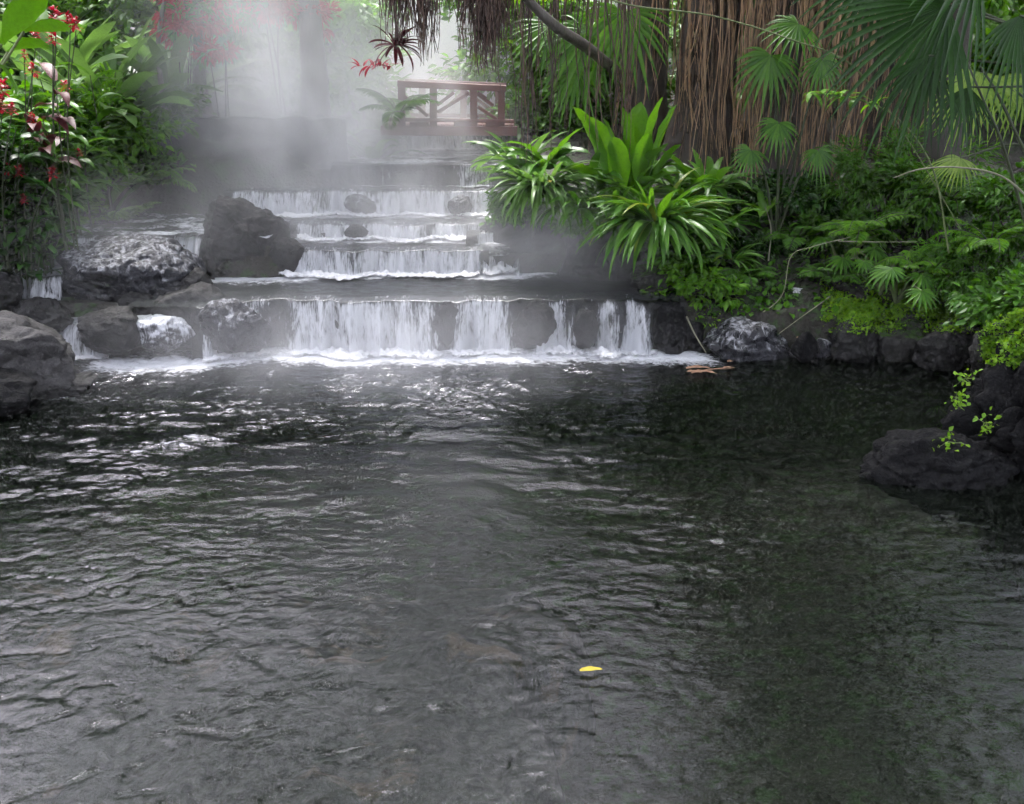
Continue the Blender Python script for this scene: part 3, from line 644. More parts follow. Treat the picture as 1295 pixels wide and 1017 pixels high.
def fern(name, m, base, n, L, el, curl, label, group=None, pl=.22, pw=.18, seed=0, azr=(0, 2*PI), cat='fern', npin=26):
    rg = random.Random(seed); root = empty(name, tuple(base), label, cat, group); a, b = MB(), MB()
    for i in range(n):
        az = azr[0]+(azr[1]-azr[0])*(i+rg.random()*.8)/n
        fern_frond(a, b, np.array(base)+np.array([0, 0, .03]), az, el+rg.uniform(-.3, .25), L*rg.uniform(.7, 1.15), curl*rg.uniform(.7, 1.3), pl*rg.uniform(.8, 1.15), npin, pw, rg.uniform(-.3, .3), rg=rg)
    a.build('fronds', M[m], root, smooth=False); b.build('stems', M['stem_dark'], root); return root
def fan_leaf(m, root, base, hub, direction, normal, radius, spread=R(210), n=26, w=.06, droop=.35, name='fan_leaf', stem='stem_dark', sag=.25, part_label=None):
    base, hub = np.array(base, float), np.array(hub, float)
    D = np.array(direction, float); D /= np.linalg.norm(D); N = np.array(normal, float); N -= D*(N@D); N /= np.linalg.norm(N); S = np.cross(D, N)
    mb = MB(); K = 9; tt = np.linspace(0, 1, K+1)
    for i in range(n):
        f = (i+.5)/n-.5; th = f*spread; d = D*math.cos(th)+S*math.sin(th)
        l = radius*(.72+.28*math.cos(th*.8))*random.uniform(.93, 1.05)
        side = -D*math.sin(th)+S*math.cos(th)
        P = hub+d*l*tt[:, None]-np.array([0, 0, 1.])*(droop*l*tt**2.6)[:, None]*random.uniform(.7, 1.3)-N*(.12*l*np.cos(th)*tt*(1-tt))[:, None]
        full = math.tan(spread/n/2)*l*tt; ww = np.where(tt < .5, full*1.06, full[int(K*.5)]*1.0*np.clip((1-tt)/.5, 0, 1)**.8)
        zz = .5*ww*(1 if True else 0)
        V = np.stack([P+side*ww[:, None]+N*0, P-N*zz[:, None], P-side*ww[:, None]], 1); mb.add(V, grid_faces(K+1, 3))
    o = mb.build(name, M[m], root)
    if part_label: o['label'] = part_label
    mb = MB(); mid = (base+hub)/2+np.array([0, 0, sag]); tube(mb, curve_pts([base, mid, hub], 14), np.linspace(.022, .011, 14), 6); mb.build('leaf_stalk', M[stem], o if False else root)
    return o
# ------------------------------------------------------------------ BRIDGE
YB = 17.15
br = empty('footbridge', tuple(at(585, 168, YB)), 'red brown timber footbridge with crossed braces over the stream', 'bridge')
def beam(name, p, q, w, d, m='wood', lab=None):
    p, q = np.array(p), np.array(q); X = q-p; L = np.linalg.norm(X); X /= L; Yv = np.array([0, 1., 0]); Yv -= X*(Yv@X); Yv /= np.linalg.norm(Yv); Zv = np.cross(X, Yv)
    mb = MB(); box(mb, (p+q)/2, (L/2, d/2, w/2), np.array([X, Yv, Zv]), .008); return mb.build(name, M[m], br, False)
def bp(u, v, dy=0.):
    a = at(u, v, YB); return a+np.array([0, dy, 0])
beam('handrail', bp(503, 106), bp(640, 112), .11, .16)
for u in (508, 548, 599, 634): beam('post', bp(u, 108, .02), bp(u, 162, .02), .125, .12)
for (a_, b_, c_, d_) in ((506, 117, 541, 147), (553, 133, 574, 117), (553, 142, 593, 118), (604, 119, 624, 134), (604, 135, 630, 152), (604, 117, 615, 125)): beam('brace', bp(a_, b_, .0), bp(c_, d_, .0), .055, .07)
beam('lower_rail', bp(488, 151), bp(650, 153.5), .06, .11)
for u in (530, 586, 626): beam('spacer_block', bp(u-12, 157, .01), bp(u+12, 157, .01), .07, .10)
beam('deck_beam', bp(482, 165), bp(654, 165.7), .16, .16)
pl = []
for k in range(25):
    a_ = bp(486+k*6.7, 161, .06); mb = MB(); box(mb, a_+np.array([0, .6, 0.02]), (.045, .56, .02), None, .004); mb.build('deck_plank', M['wood'], br, False)
dyr = 1.22
beam('rear_handrail', bp(503, 106, dyr), bp(640, 112, dyr), .10, .14); beam('rear_lower_rail', bp(488, 151, dyr), bp(650, 153.5, dyr), .06, .1); beam('rear_beam', bp(482, 165, dyr), bp(654, 165.7, dyr), .16, .14)
for u in (526, 582, 629): beam('post', bp(u, 108, dyr), bp(u, 162, dyr), .12, .11)
for (a_, b_, c_, d_) in ((586, 120, 626, 150), (548, 150, 580, 122)): beam('brace', bp(a_, b_, dyr), bp(c_, d_, dyr), .055, .07)
rock('square stone abutment carrying the left end of the footbridge', (428, 163, 516, 212), 17.7, 'rock', 61, .7, 5, 6, name='abutment', cat='abutment')
rock('stone abutment carrying the right end of the footbridge', (640, 163, 740, 225), 17.7, 'rock', 62, .7, 5, 6, name='abutment', cat='abutment')
def gp(u, v, Y):   # point under a pixel at depth Y, put on the ground
    a = at(u, v, Y); return np.array([a[0], a[1], float(H(a[0], a[1]))])
# ---- far jungle
def backdrop(name, label, spots, size, n, m, seed):
    rg = np.random.default_rng(seed); mb = MB()
    for (x, y, z, r) in spots:
        P, D, K = crown_pts((x, y, z), (r, r*.8, r*.9), n, 34, rg); leaves(mb, P, D, size*rg.uniform(.6, 1.4, len(P)), TPL, rg)
    o = mb.build(name, M[m], None, False); return props(o, label, None, None, 'stuff')
sp = []
for i, x in enumerate(np.linspace(-34, -7.0, 11)): sp.append((x, 27+3*math.sin(i*2.1), 4.4+1.2*math.sin(i*1.3), 3.6))
for i, x in enumerate(np.linspace(3.6, 36, 13)): sp.append((x, 26+3*math.sin(i*1.7), 4.8+1.5*math.sin(i), 3.9))
for i, x in enumerate(np.linspace(-30, 30, 17)):  # upper rows, out of view, added to darken what the water reflects
    if abs(x+1.2) > 4.5: sp.append((x, 28+2*math.sin(i*2.7), 10.2+1.0*math.sin(i*1.9), 3.8))
for i, x in enumerate(np.linspace(-28, 28, 11)): sp.append((x, 30+2*math.sin(i*2.7), 15.0+1.5*math.sin(i*2.9), 3.8))
backdrop('distant_jungle', 'distant mass of jungle foliage closing the view behind the stream', sp, .42, 1500, 'leaf_far', 5)
# ---- left bank, back row
G1 = 'misty shrubs and trees behind the left bank'
for i, (u, v, Y, r, lab, m) in enumerate([
    (-40, 60, 19.5, (2.2, 1.4, 1.9), 'tall pale green shrub behind the red flowers at the left edge', 'leaf_far'),
    (95, 110, 19.0, (1.7, 1.2, 1.4), 'rounded green shrub behind the broad leaved clump on the left', 'leaf_far'),
    (190, 20, 20.5, (2.0, 1.4, 1.7), 'bright green tree top above the broad leaved clump on the left', 'leaf_fresh'),
    (300, 95, 19.5, (1.9, 1.2, 1.4), 'misty green shrub on top of the dark rock wall', 'leaf_far'),
    (330, 10, 20.5, (1.8, 1.4, 1.5), 'misty tree crown behind the red leaved shrubs', 'leaf_far'),
    (445, 30, 20.0, (1.1, 1.2, 1.5), 'pale green shrub hanging over the left end of the bridge', 'leaf_fresh'),
    (455, 125, 18.6, (.62, .7, .7), 'low leafy shrub between the dark trunk and the left bridge posts', 'leaf_fresh'),
    (60, -60, 22.0, (2.8, 1.8, 2.2), 'tall tree crown rising above the left bank', 'leaf_far'),
    (-160, 0, 17.5, (2.2, 1.8, 2.5), 'dense tree crown past the left frame edge', 'leaf_mid')]):
    bush('shrub', m, at(u, v, Y), r, int(2600*r[0]), .23, lab, 'shrub', G1, i, clumps=30)
# broad leaved clumps (pale green) on the left
for i, (u, v, Y, n, L, lab) in enumerate([(150, 205, 16.6, 26, 2.0, 'pale green clump of upright broad leaves on the left bank'), (225, 190, 17.6, 18, 1.6, 'smaller pale clump of broad leaves beside the dark rock wall'),
        (70, 170, 17.2, 20, 2.2, 'tall broad leaved clump behind the ginger plants on the left'), (105, 215, 15.6, 14, 1.2, 'short broad leaved clump low on the left bank')]):
    clump('broad_leaf_clump', M['leaf_pale' if i != 3 else 'leaf_mid'], gp(u, v, Y), int(n*1.5), L, .24, (.5, 1.5), .9, lab, 'plant', 'paddle', .2, .05, 9, G1, .35, seed=i)
# ferns and low shrubs of the left bank
for i, (u, v, Y, L, lab) in enumerate([(190, 235, 15.9, .9, 'pale feathery fern at the water edge below the rock wall'), (150, 245, 15.4, .8, 'feathery fern on the left bank above the side stream'), (95, 240, 15.1, .9, 'dark fern low on the left bank'),
        (215, 215, 16.6, .8, 'small pale fern against the dark rock wall'), (40, 250, 14.9, .8, 'dark fern near the left frame edge')]):
    fern('fern', 'leaf_pale' if i in (0, 3, 1) else 'leaf_fresh', gp(u, v, Y), 15, L, .95, 1.5, lab, 'ferns of the left bank', .2, .22, i)
for i, (u, v, Y, r, lab, m) in enumerate([(60, 215, 14.6, (.9, .6, .6), 'dark leafy shrub at the foot of the ginger plants', 'leaf_mid'), (170, 200, 17.0, (1.1, .7, .7), 'grey green bush in steam on the left bank', 'leaf_fresh'),
        (10, 180, 14.4, (.9, .7, .8), 'dense dark shrub at the left frame edge', 'leaf_mid'), (120, 165, 16.4, (1.0, .7, .8), 'mid green bush between the ginger and the broad leaved clump', 'leaf_fresh'),
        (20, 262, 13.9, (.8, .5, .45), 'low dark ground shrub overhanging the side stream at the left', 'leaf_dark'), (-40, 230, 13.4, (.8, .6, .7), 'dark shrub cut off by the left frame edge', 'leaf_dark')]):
    bush('shrub', m, at(u, v, Y), r, int(3000*r[0]), .19, lab, 'shrub', 'low shrubs of the left bank', 20+i, tpl=TPLN if i % 2 else TPL, clumps=24)
for i, (u, v, Y, r, lab, m) in enumerate([(140, 165, 16.3, (.8, .5, .6), 'leafy bush in light steam right of the ginger plants', 'leaf_fresh'), (195, 150, 16.9, (.8, .5, .55), 'pale bush standing against the left end of the rock wall', 'leaf_far'),
        (150, 215, 15.9, (.7, .45, .4), 'dense low bush above the side stream', 'leaf_mid'), (200, 225, 16.0, (.5, .4, .35), 'small rounded pale bush where the rock wall meets the side stream', 'leaf_far'), (95, 190, 15.6, (.8, .5, .5), 'green bush between the ferns on the left bank', 'leaf_fresh')]):
    bush('shrub', m, at(u, v, Y), r, int(3400*r[0]), .15, lab, 'shrub', 'low shrubs of the left bank', 120+i, clumps=26)
# ginger plants with red flowers
def ginger(name, label, base, n, hgt, lean, flowers, seed, lm='leaf_mid', L=.55, W=.13, group=None, fsz=.12, spread=.35, gid=None, cat='plant', fm='flower'):
    rg = random.Random(seed); base = np.array(base, float); root = empty(name, tuple(base), label, cat, group); ml, ms = MB(), MB(); tips = []
    for i in range(n):
        az = rg.uniform(0, 2*PI); b = base+np.array([math.cos(az), math.sin(az), 0])*spread*rg.random()**.5; h = hgt*rg.uniform(.6, 1.1)
        dx = lean[0]*h*rg.uniform(.4, 1.3)+rg.uniform(-.15, .15); dy = lean[1]*h*rg.uniform(.4, 1.3)+rg.uniform(-.15, .15)
        P = curve_pts([b, b+np.array([dx*.35, dy*.35, h*.6]), b+np.array([dx, dy, h])], 14); tube(ms, P, np.linspace(.016, .007, 14), 5); tips.append(P[-1])
        for k in range(3 if 'ginger' in name else 10, 14):
            a = (k % 2)*PI+rg.uniform(-.6, .6)+az; blade(ml, P[k], a, rg.uniform(.2, .9), L*rg.uniform(.7, 1.15), W, rg.uniform(.7, 1.7), .3, .03, 7, 'lance', rg.uniform(-.4, .4))
    ml.build('leaves', M[lm], root); ms.build('stems', M['stem_dark'], root)
    fl = flowers if not isinstance(flowers, int) else tips[:flowers]
    for p in fl:
        mb = MB(); p = np.array(p, float); r_ = fsz*rg.uniform(.55, .95)
        for k in range(30):
            t_ = k/30; az = k*2.4+rg.uniform(-.5, .5); blade(mb, p+np.array([rg.uniform(-.3, .3)*r_, 0, r_*(1.1*t_-.5)]), az, -.4+1.3*t_+rg.uniform(-.4, .4), r_*(.8-.3*t_)*rg.uniform(.6, 1.2), r_*.34, .2, .3, 0, 4, 'lance')
        mb.build('flower', M[fm], root)
        if isinstance(flowers, list):
            mb = MB(); b = base+np.array([rg.uniform(-.2, .2), rg.uniform(-.2, .2), 0]); tube(mb, curve_pts([b, (b+p)/2+np.array([-.1, 0, .15]), p-np.array([0, 0, r_*.4])], 12), np.linspace(.015, .007, 12), 5); mb.build('flower_stalk', M['stem_dark'], root)
    return root
GG = 'red flowered plants of the left bank'
def fp(L_, Y): return [tuple(at(u, v, Y)) for u, v in L_]
ginger('ginger_plant', 'dark leaved plant with the largest ragged red flower at the left frame edge', gp(-30, 250, 12.9), 12, 2.2, (.25, -.1), fp([(4, 112), (14, 138), (2, 132)], 12.3), 1, 'leaf_dark', .6, .14, GG, .16)
ginger('ginger_plant', 'plant with several red flowers below the big foreground leaf', gp(20, 230, 13.6), 14, 2.4, (.15, -.1), fp([(42, 150), (40, 88), (45, 47), (30, 68)], 13.1), 2, 'leaf_mid', .55, .13, GG, .14)
ginger('ginger_plant', 'low dark plant with small red flowers near the side stream', gp(15, 262, 13.2), 12, 1.3, (.2, -.1), fp([(10, 214), (24, 217), (66, 219), (30, 252)], 12.9), 3, 'leaf_dark', .45, .11, GG, .12)
ginger('ginger_plant', 'slender plant with drooping leaves and two red buds', gp(80, 240, 14.2), 10, 1.8, (.15, -.15), fp([(82, 109), (100, 193), (96, 30)], 13.6), 4, 'leaf_mid', .6, .12, GG, .12)
ginger('ginger_plant', 'tall leafy plant without flowers behind the red buds on the left', gp(110, 225, 15.2), 13, 2.2, (.05, -.1), 0, 5, 'leaf_mid', .6, .14, GG)
ginger('cordyline', 'maroon leaved plant with red young leaves at the top left', gp(75, 240, 13.4), 4, 2.9, (.05, -.05), fp([(70, 20), (88, 28), (66, 48)], 13.1), 6, 'leaf_purple', .6, .17, None, .2, .2)
# big foreground leaf at the top left
root = empty('canna', (-6.6, 9.6, .5), 'plant with a very large fresh green leaf across the top left corner', 'plant'); ml, ms = MB(), MB()
for (u0, v0, u1, v1, W_, cu, Y) in ((2, 56, 56, -6, .27, .3, 9.4), (30, 40, 88, 36, .17, .35, 9.6), (-20, 30, -70, -20, .4, .5, 9.3), (10, 66, 66, 62, .15, .9, 9.7), (-5, 80, 20, 120, .25, .9, 9.5)):
    a, b = at(u0, v0, Y), at(u1, v1, Y-.05); d = b-a; L_ = np.linalg.norm(d); el = math.asin(d[2]/L_)+cu/2.3; mb_ = MB()
    blade(mb_, a, math.atan2(d[1], d[0]), el, L_*1.04, W_, cu, .25, .02, 12, 'paddle', -.7 if u1 > u0 else .5); mb_.build('leaf', M['leaf_mid'], root)
    tube(ms, curve_pts([(-6.6, 9.6, .4), (-6.2, 9.55, 2.3), a], 14), np.linspace(.03, .012, 14), 6)
ms.build('stem', M['stem'], root)
# red leaved shrubs in the mist
GR = 'red leaved shrubs in the steam'
for i, (u, v, Y, r, lab) in enumerate([(255, 10, 17.4, (.8, .5, .42), 'brightest red leaved shrub above the dark rock wall'), (345, 5, 17.8, (.55, .4, .30), 'red leaved shrub at the top of the picture left of the bridge'),
        (395, 22, 17.6, (.42, .4, .24), 'small red leaved shrub near the dark hanging trunk'), (272, 66, 17.2, (.35, .3, .13), 'small low spray of red leaves in thick steam'),
        (225, 28, 17.0, (.40, .3, .16), 'thin dull red spray left of the brightest red shrub')]):
    bush('red_shrub', 'leaf_red', at(u, v, Y), r, int(1500*r[0]), .15, lab, 'shrub', GR, 40+i, clumps=16, stem_mat='bark_dark', tpl=TPLN, second=('leaf_mid', .35, 'green_leaves'), nst=3)
# trunks in the mist
tree('tree', [gp(402, 200, 17.3)+[0, 0, -.1], at(398, 110, 17.3), at(392, 20, 17.4), at(385, -80, 17.6)], .30, ((-3.6, 18., 7.0), (1.5, 1.4, 1.1)), 'thick dark trunk wrapped in hanging roots standing on the misty rock wall', n=3500, seed=1)
tree('tree', [gp(253, 150, 17.5), at(252, 80, 17.5), at(250, -20, 17.6), at(246, -90, 17.6)], .13, ((-6.2, 17.8, 6.9), (1.5, 1.4, 1.1)), 'thin straight trunk in steam left of the thick dark one', n=3500, seed=2)
tree('tree', [gp(212, 160, 16.9), at(200, 60, 16.9), at(215, -40, 17.), at(210, -90, 17.)], .05, ((-6.6, 17., 6.4), (1.0, 1.0, .7)), 'slender leaning pale stem beside the broad leaved clump', 'leaf_fresh', 'bark_grey', n=1500, seed=3)
tree('tree', [(-10.5, 14.5, 1.5), (-10.2, 14.3, 5), (-9.4, 14., 8.5), (-8.4, 13.8, 11)], .32, ((-4.6, 13.2, 12.8), (5.6, 5.2, 1.8)), 'unseen tall tree added past the left frame edge to dim reflections in the pool', 'leaf_mid', 'bark_dark', n=13000, size=.3, seed=14, clumps=110)  # unseen tree added so its crown breaks up sky reflections on the water
# misty drooping palm by the bridge
fern('palm', 'leaf_far', at(505, 150, 16.7), 9, 1.0, .9, 1.6, 'small feathery palm drooping in front of the left bridge railing', None, .25, .12, 12, cat='palm')
clump('broad_leaf_clump', M['leaf_far'], gp(470, 190, 17.3), 16, .9, .2, (.3, 1.3), 1.2, 'pale leafy clump in steam at the left bridge abutment', 'plant', 'lance', seed=77)
# ------------------------------------------------------------------ strangler fig
fx, fy = float(at(965, 200, 15.9)[0]), 15.9
fig = empty('fig_tree', (fx, fy, float(H(fx, fy))-.1), 'huge fig tree with a curtain of orange brown aerial roots on the right bank', 'tree')
rg = np.random.default_rng(3)
for (u, Y, r0, bend) in ((880, 16.2, .50, .3), (985, 15.9, .62, -.2), (1090, 16.4, .45, .4), (1170, 15.2, .42, -.3), (815, 17.0, .30, 0)):
    mb = MB(); b = gp(u, 240, Y); P = curve_pts([b+[0, 0, -.3], b+[bend*.2, 0, 2], b+[bend, 0, 4.5], b+[bend*2, .2, 7.5]], 40)
    r = np.linspace(r0, r0*.8, 40); r[:8] *= np.linspace(1.5, 1, 8); n_ = 40; th = np.arange(n_)*2*PI/n_
    rr = r[:, None]*(1+.16*n3(np.cos(th)[None]*1.6+b[0], np.sin(th)[None]*1.6, P[:, 2:3]*.35)+.07*n3(np.cos(th)[None]*6, np.sin(th)[None]*6, P[:, 2:3]*.5))
    V = P[:, None]+np.stack([rr*np.cos(th)[None], rr*np.sin(th)[None], 0*rr], -1); V = np.transpose(V, (1, 0, 2)); mb.add(V, grid_faces(n_, 40, True)); mb.build('trunk', M['bark_dark'], fig)
def root_line(top, bot, wig, k=14):
    t_ = np.linspace(0, 1, k)[:, None]; P = np.array(top)*(1-t_)+np.array(bot)*t_; s = rg.uniform(0, 99)
    P[:, 0] += wig*n3(t_[:, 0]*3.2, s, 0); P[:, 1] += wig*n3(t_[:, 0]*3.2, s, 5); return P
def roots(name, spans, m, n, r, parent=fig, single=False, top=(6.2, 8)):
    mb = MB()
    for i in range(n):
        u0, u1, v0, v1, Y0, Y1, fan = spans[rg.integers(0, len(spans))]
        # bundled: choose a strand centre
        cu = u0+(u1-u0)*((rg.integers(0, 9)+.5)/9+rg.normal()*.022); Y = rg.uniform(Y0, Y1); b = at(cu, rg.uniform(v0, v1), Y); tz = rg.uniform(*top)
        tp = np.array([b[0]+fan*rg.normal()*.35, Y+rg.uniform(-.2, .2), tz]); rad = r*rg.choice([.45, .7, 1., 1.5, 2.3], p=[.25, .3, .25, .14, .06])
        P = root_line(tp, b, rg.uniform(.04, .22) if rg.random() < .8 else rg.uniform(.3, .5)); q = mb if not single else MB()
        tube(q, P, np.linspace(rad*1.2, rad*.35, len(P)), 5)
        if single: q.build(name, M[m], parent)
    if not single:
        o = mb.build(name, M[m], parent); o['kind'] = 'stuff'; return o
SP = [(775, 870, 90, 190, 14.9, 15.6, .6), (860, 960, 150, 240, 14.3, 15.3, .5), (890, 960, 190, 260, 14.2, 15, 1.), (930, 1010, 130, 250, 14.3, 15.2, .8), (1000, 1075, 150, 290, 14.6, 15.3, .6), (1080, 1180, 150, 240, 14.8, 15.4, .4), (1010, 1060, 60, 250, 14.3, 15, .8)]
roots('aerial_root', SP, 'root', 95, .017, single=True)
roots('fine_aerial_roots', SP, 'root', 230, .0085)
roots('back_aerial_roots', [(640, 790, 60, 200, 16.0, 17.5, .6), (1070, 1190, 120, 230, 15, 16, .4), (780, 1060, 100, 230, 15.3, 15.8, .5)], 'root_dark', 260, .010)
# overhead limb and its hanging root fringe
Lb = curve_pts([at(900, -300, 14.8), at(740, -160, 13.2), at(640, -120, 12.2), at(540, -130, 12.0), at(470, -150, 12.4), at(380, -190, 13)], 30)
mb = MB(); tube(mb, Lb, np.linspace(.2, .07, 30), 12); mb.build('limb', M['bark_dark'], fig)
mb = MB(); tube(mb, curve_pts([at(640, -30, 13), at(672, 5, 13.), at(706, 36, 13.1), at(745, 62, 14.), at(790, 100, 16.)], 24), np.linspace(.05, .09, 24), 10); mb.build('limb', M['bark_grey'], fig)
mb = MB()
for (u, v, w_, n_) in ((490, 20, 16, 40), (508, 58, 16, 60), (530, 45, 20, 70), (536, 78, 8, 35), (551, 66, 5, 18), (570, 8, 24, 40), (584, 60, 5, 16), (600, 42, 14, 40), (612, 90, 20, 110), (622, 60, 16, 90), (634, 30, 14, 60), (642, 80, 10, 20), (470, -5, 25, 30), (585, 30, 20, 30)):
    for k in range(n_):
        uu = u+rg.normal()*w_*.5; f = abs(rg.normal())*.35; vv = v-f*90+6; Y = 12.1+rg.normal()*.12; b = at(uu, vv, Y); tp = at(uu+rg.normal()*16, -130, Y)
        tube(mb, root_line(tp, b, .07, 11), np.linspace(.010, .003, 11), 4, False)
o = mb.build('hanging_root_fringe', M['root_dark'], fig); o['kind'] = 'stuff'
mb = MB()
for k in range(70):
    uu = rg.uniform(650, 800); Y = rg.uniform(13.2, 15.5); b = at(uu, rg.uniform(80, 210), Y); tube(mb, root_line(at(uu+rg.normal()*8, -120, Y), b, .12, 12), np.linspace(.012, .004, 12), 4, False)
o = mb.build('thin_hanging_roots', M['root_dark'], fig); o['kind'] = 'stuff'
rgc = np.random.default_rng(9); mb = MB()
for c_, r_, n_ in (((6.8, 15.8, 9.6), (4.6, 4.6, 2.2), 6500), ((5.6, 10.8, 9.6), (4.2, 3.4, 1.7), 11000), ((8.8, 7.6, 9.2), (3.4, 3.4, 1.6), 6000)):  # fig crown out of view; masses over the pool added to darken reflections
    P, D, K = crown_pts(c_, r_, n_, 90, rgc, .15); leaves(mb, P, D, .24*rgc.uniform(.6, 1.3, n_), TPL, rgc)
mb.build('crown', M['leaf_mid'], fig, False)
# ------------------------------------------------------------------ right bank, backs
G2 = 'background shrubs and trees of the right bank'
for i, (u, v, Y, r, lab, m) in enumerate([
    (700, 60, 19.5, (1.5, 1.1, 1.5), 'bright green shrub behind the thin hanging roots right of the bridge', 'leaf_fresh'),
    (690, 160, 18.4, (1.1, .8, .7), 'mid green bush at the right end of the bridge', 'leaf_mid'),
    (770, 120, 18.2, (1.1, .9, 1.2), 'dark green shrub left of the fig roots', 'leaf_mid'),
    (665, 30, 21.0, (.6, .8, 1.3), 'pale green shrub seen through the hanging root fringe', 'leaf_far'),
    (1240, 60, 17.5, (1.7, 1.2, 1.6), 'yellow green tree foliage at the top right corner', 'leaf_fresh'),
    (1275, 230, 16.2, (.8, .7, .9), 'sunlit yellow green bush at the right frame edge', 'leaf_fresh'),
    (1180, 20, 18.5, (1.8, 1.1, 1.6), 'dark shrub behind the fan palm leaves', 'leaf_mid'),
    (1060, 30, 18.5, (1.6, 1.0, 1.5), 'shaded green shrub behind the right hand roots', 'leaf_mid'),
    (930, 30, 19, (1.6, 1.0, 1.5), 'dark foliage behind the fig trunk', 'leaf_mid'),
    (1370, 120, 16.5, (1.6, 1.2, 2.4), 'tall dense shrub past the right frame edge', 'leaf_mid')]):
    bush('shrub', m, at(u, v, Y), r, int(2900*r[0]), .19, lab, 'shrub', G2, 60+i, clumps=30)
# ------------------------------------------------------------------ right bank, the show plants
b = at(800, 248, 13.9)
def up_leaves(root, rg_):
    for (u0, u1, v1, W_, cu, ro, dy) in ((770, 722, 138, .30, .5, .5, 0), (785, 762, 152, .24, .25, .2, .1), (795, 791, 138, .26, .1, -.1, -.05), (800, 808, 132, .30, .1, .2, .05), (808, 829, 125, .24, .2, -.2, -.1), (815, 848, 133, .34, .2, -.3, .1), (778, 742, 150, .24, .5, .5, -.2), (806, 818, 168, .22, .2, .2, -.25), (770, 715, 215, .24, .9, .3, -.2), (820, 862, 185, .24, .5, -.4, -.1), (790, 775, 175, .22, .2, .3, -.3)):
        a_ = at(u0, 245, 13.9+dy*.3); c_ = at(u1, v1, 13.9+dy); d = c_-a_; L_ = np.linalg.norm(d); mb_ = MB(); bb = a_
        el = math.asin(np.clip(d[2]/L_, -1, 1)); az = math.atan2(d[1], d[0])
        blade(mb_, bb, az, min(el+cu*.4, 1.56) if el < 1.3 else el, L_*1.03, W_*1.35, cu*.8, .3, .03, 14, 'paddle', ro+rg_.uniform(-.2, .2)+(0 if abs(math.cos(az)) > .5 else 0))
        mb_.build('leaf', M['leaf_big'], root)
clump('birds_nest_fern', M['leaf_big'], gp(800, 250, 14.1)*np.array([1, 1, 0])+np.array([0, 0, b[2]-.05]), 20, .9, .2, (.45, 1.35), .6, 'bright green rosette of broad upright leaves in the middle of the right bank', 'fern', 'paddle', .28, .04, 12, None, .1, seed=5, extra=up_leaves)
def mound(u, v, Y, **k): return at(u, v, Y)
clump('arching_plant', M['leaf_strap'], mound(828, 280, 13.3), 200, 1.02, .09, (-.25, 1.0), 1.05, 'arching strap leaved plant draped over the bank below the upright rosette', 'plant', 'lance', .35, .02, 12, None, .3, azr=(PI*.75, PI*2.3), seed=8, sides=.4)
clump('arching_plant', M['leaf_pale'], mound(685, 238, 14.0), 150, .9, .075, (-.2, .9), 1.15, 'pale silvery strap leaved plant drooping toward the falls', 'plant', 'lance', .35, .02, 12, None, .28, azr=(PI*.6, PI*2.0), seed=9, sides=.4)
clump('broad_leaf_clump', M['leaf_strap'], mound(690, 215, 14.3), 16, .8, .24, (.3, 1.2), 1.3, 'plant with a wide pale drooping leaf and one yellow leaf beside the bridge', 'plant', 'lance', .25, .04, 10, None, .15, azr=(PI*.5, PI*1.9), seed=10,
      extra=lambda root, rg_: (lambda mb_: (blade(mb_, at(700, 228, 13.75), 4.0, .2, .22, .16, 1.2, .2, .03, 6), mb_.build('yellow_leaf', M['leaf_yellow'], root)))(MB()))
clump('arching_plant', M['leaf_mid'], mound(735, 262, 13.7), 60, .7, .09, (-.1, 1.1), 1.3, 'mid green strap leaved plant between the silvery one and the rosette', 'plant', 'lance', .35, .02, 10, None, .25, seed=11)
clump('leafy_plant', M['leaf_mid'], mound(895, 240, 14.2), 60, .75, .13, (.0, 1.2), 1.1, 'dark leafy plant right of the upright rosette', 'plant', 'lance', .3, .03, 9, None, .3, seed=12)
clump('leafy_plant', M['leaf_fresh'], mound(965, 275, 13.8), 12, .62, .13, (.5, 1.3), 1.2, 'small bright leaved sapling on a thin bare stem below the roots', 'plant', 'lance', .3, .03, 9, None, .05, seed=14)
clump('leafy_plant', M['leaf_strap'], mound(925, 330, 13.2), 26, .5, .08, (.1, 1.1), 1.1, 'narrow leaved tuft right of the leafy shrub', 'plant', 'lance', .3, .02, 8, None, .1, seed=15)
bush('shrub', 'leaf_fresh', at(880, 358, 13.0), (.55, .35, .32), 1500, .11, 'glossy small leaved shrub hanging over the end of the widest ledge', 'shrub', None, 71, clumps=26, ground=float(at(880, 385, 13)[2]))
bush('creeper', 'moss', at(880, 405, 12.8), (.34, .25, .28), 1300, .045, 'fine leaved creeper trailing down the rock under the glossy shrub', 'creeper', None, 72, clumps=20, ground=float(at(880, 425, 12.8)[2]))
for i, (u, v, Y, n, L, W_, lab) in enumerate([(745, 232, 14.3, 34, .8, .15, 'broad leaved plant filling the bank left of the upright rosette'), (862, 250, 14.0, 34, .75, .14, 'broad leaved plant right behind the arching strap plant'),
        (905, 285, 13.5, 30, .6, .11, 'leafy plant spreading right of the arching strap plant'), (655, 205, 14.6, 26, .7, .13, 'light green leafy plant next to the right end of the bridge'), (780, 262, 13.7, 40, .6, .10, 'dense leafy plant between rosette and arching strap plant')]):
    clump('leafy_plant', M[['leaf_mid', 'leaf_big', 'leaf_mid', 'leaf_pale', 'leaf_big'][i]], mound(u, v, Y), n, L, W_, (-.2, 1.2), 1.0, lab, 'plant', 'lance', .3, .03, 9, None, .3, seed=200+i)
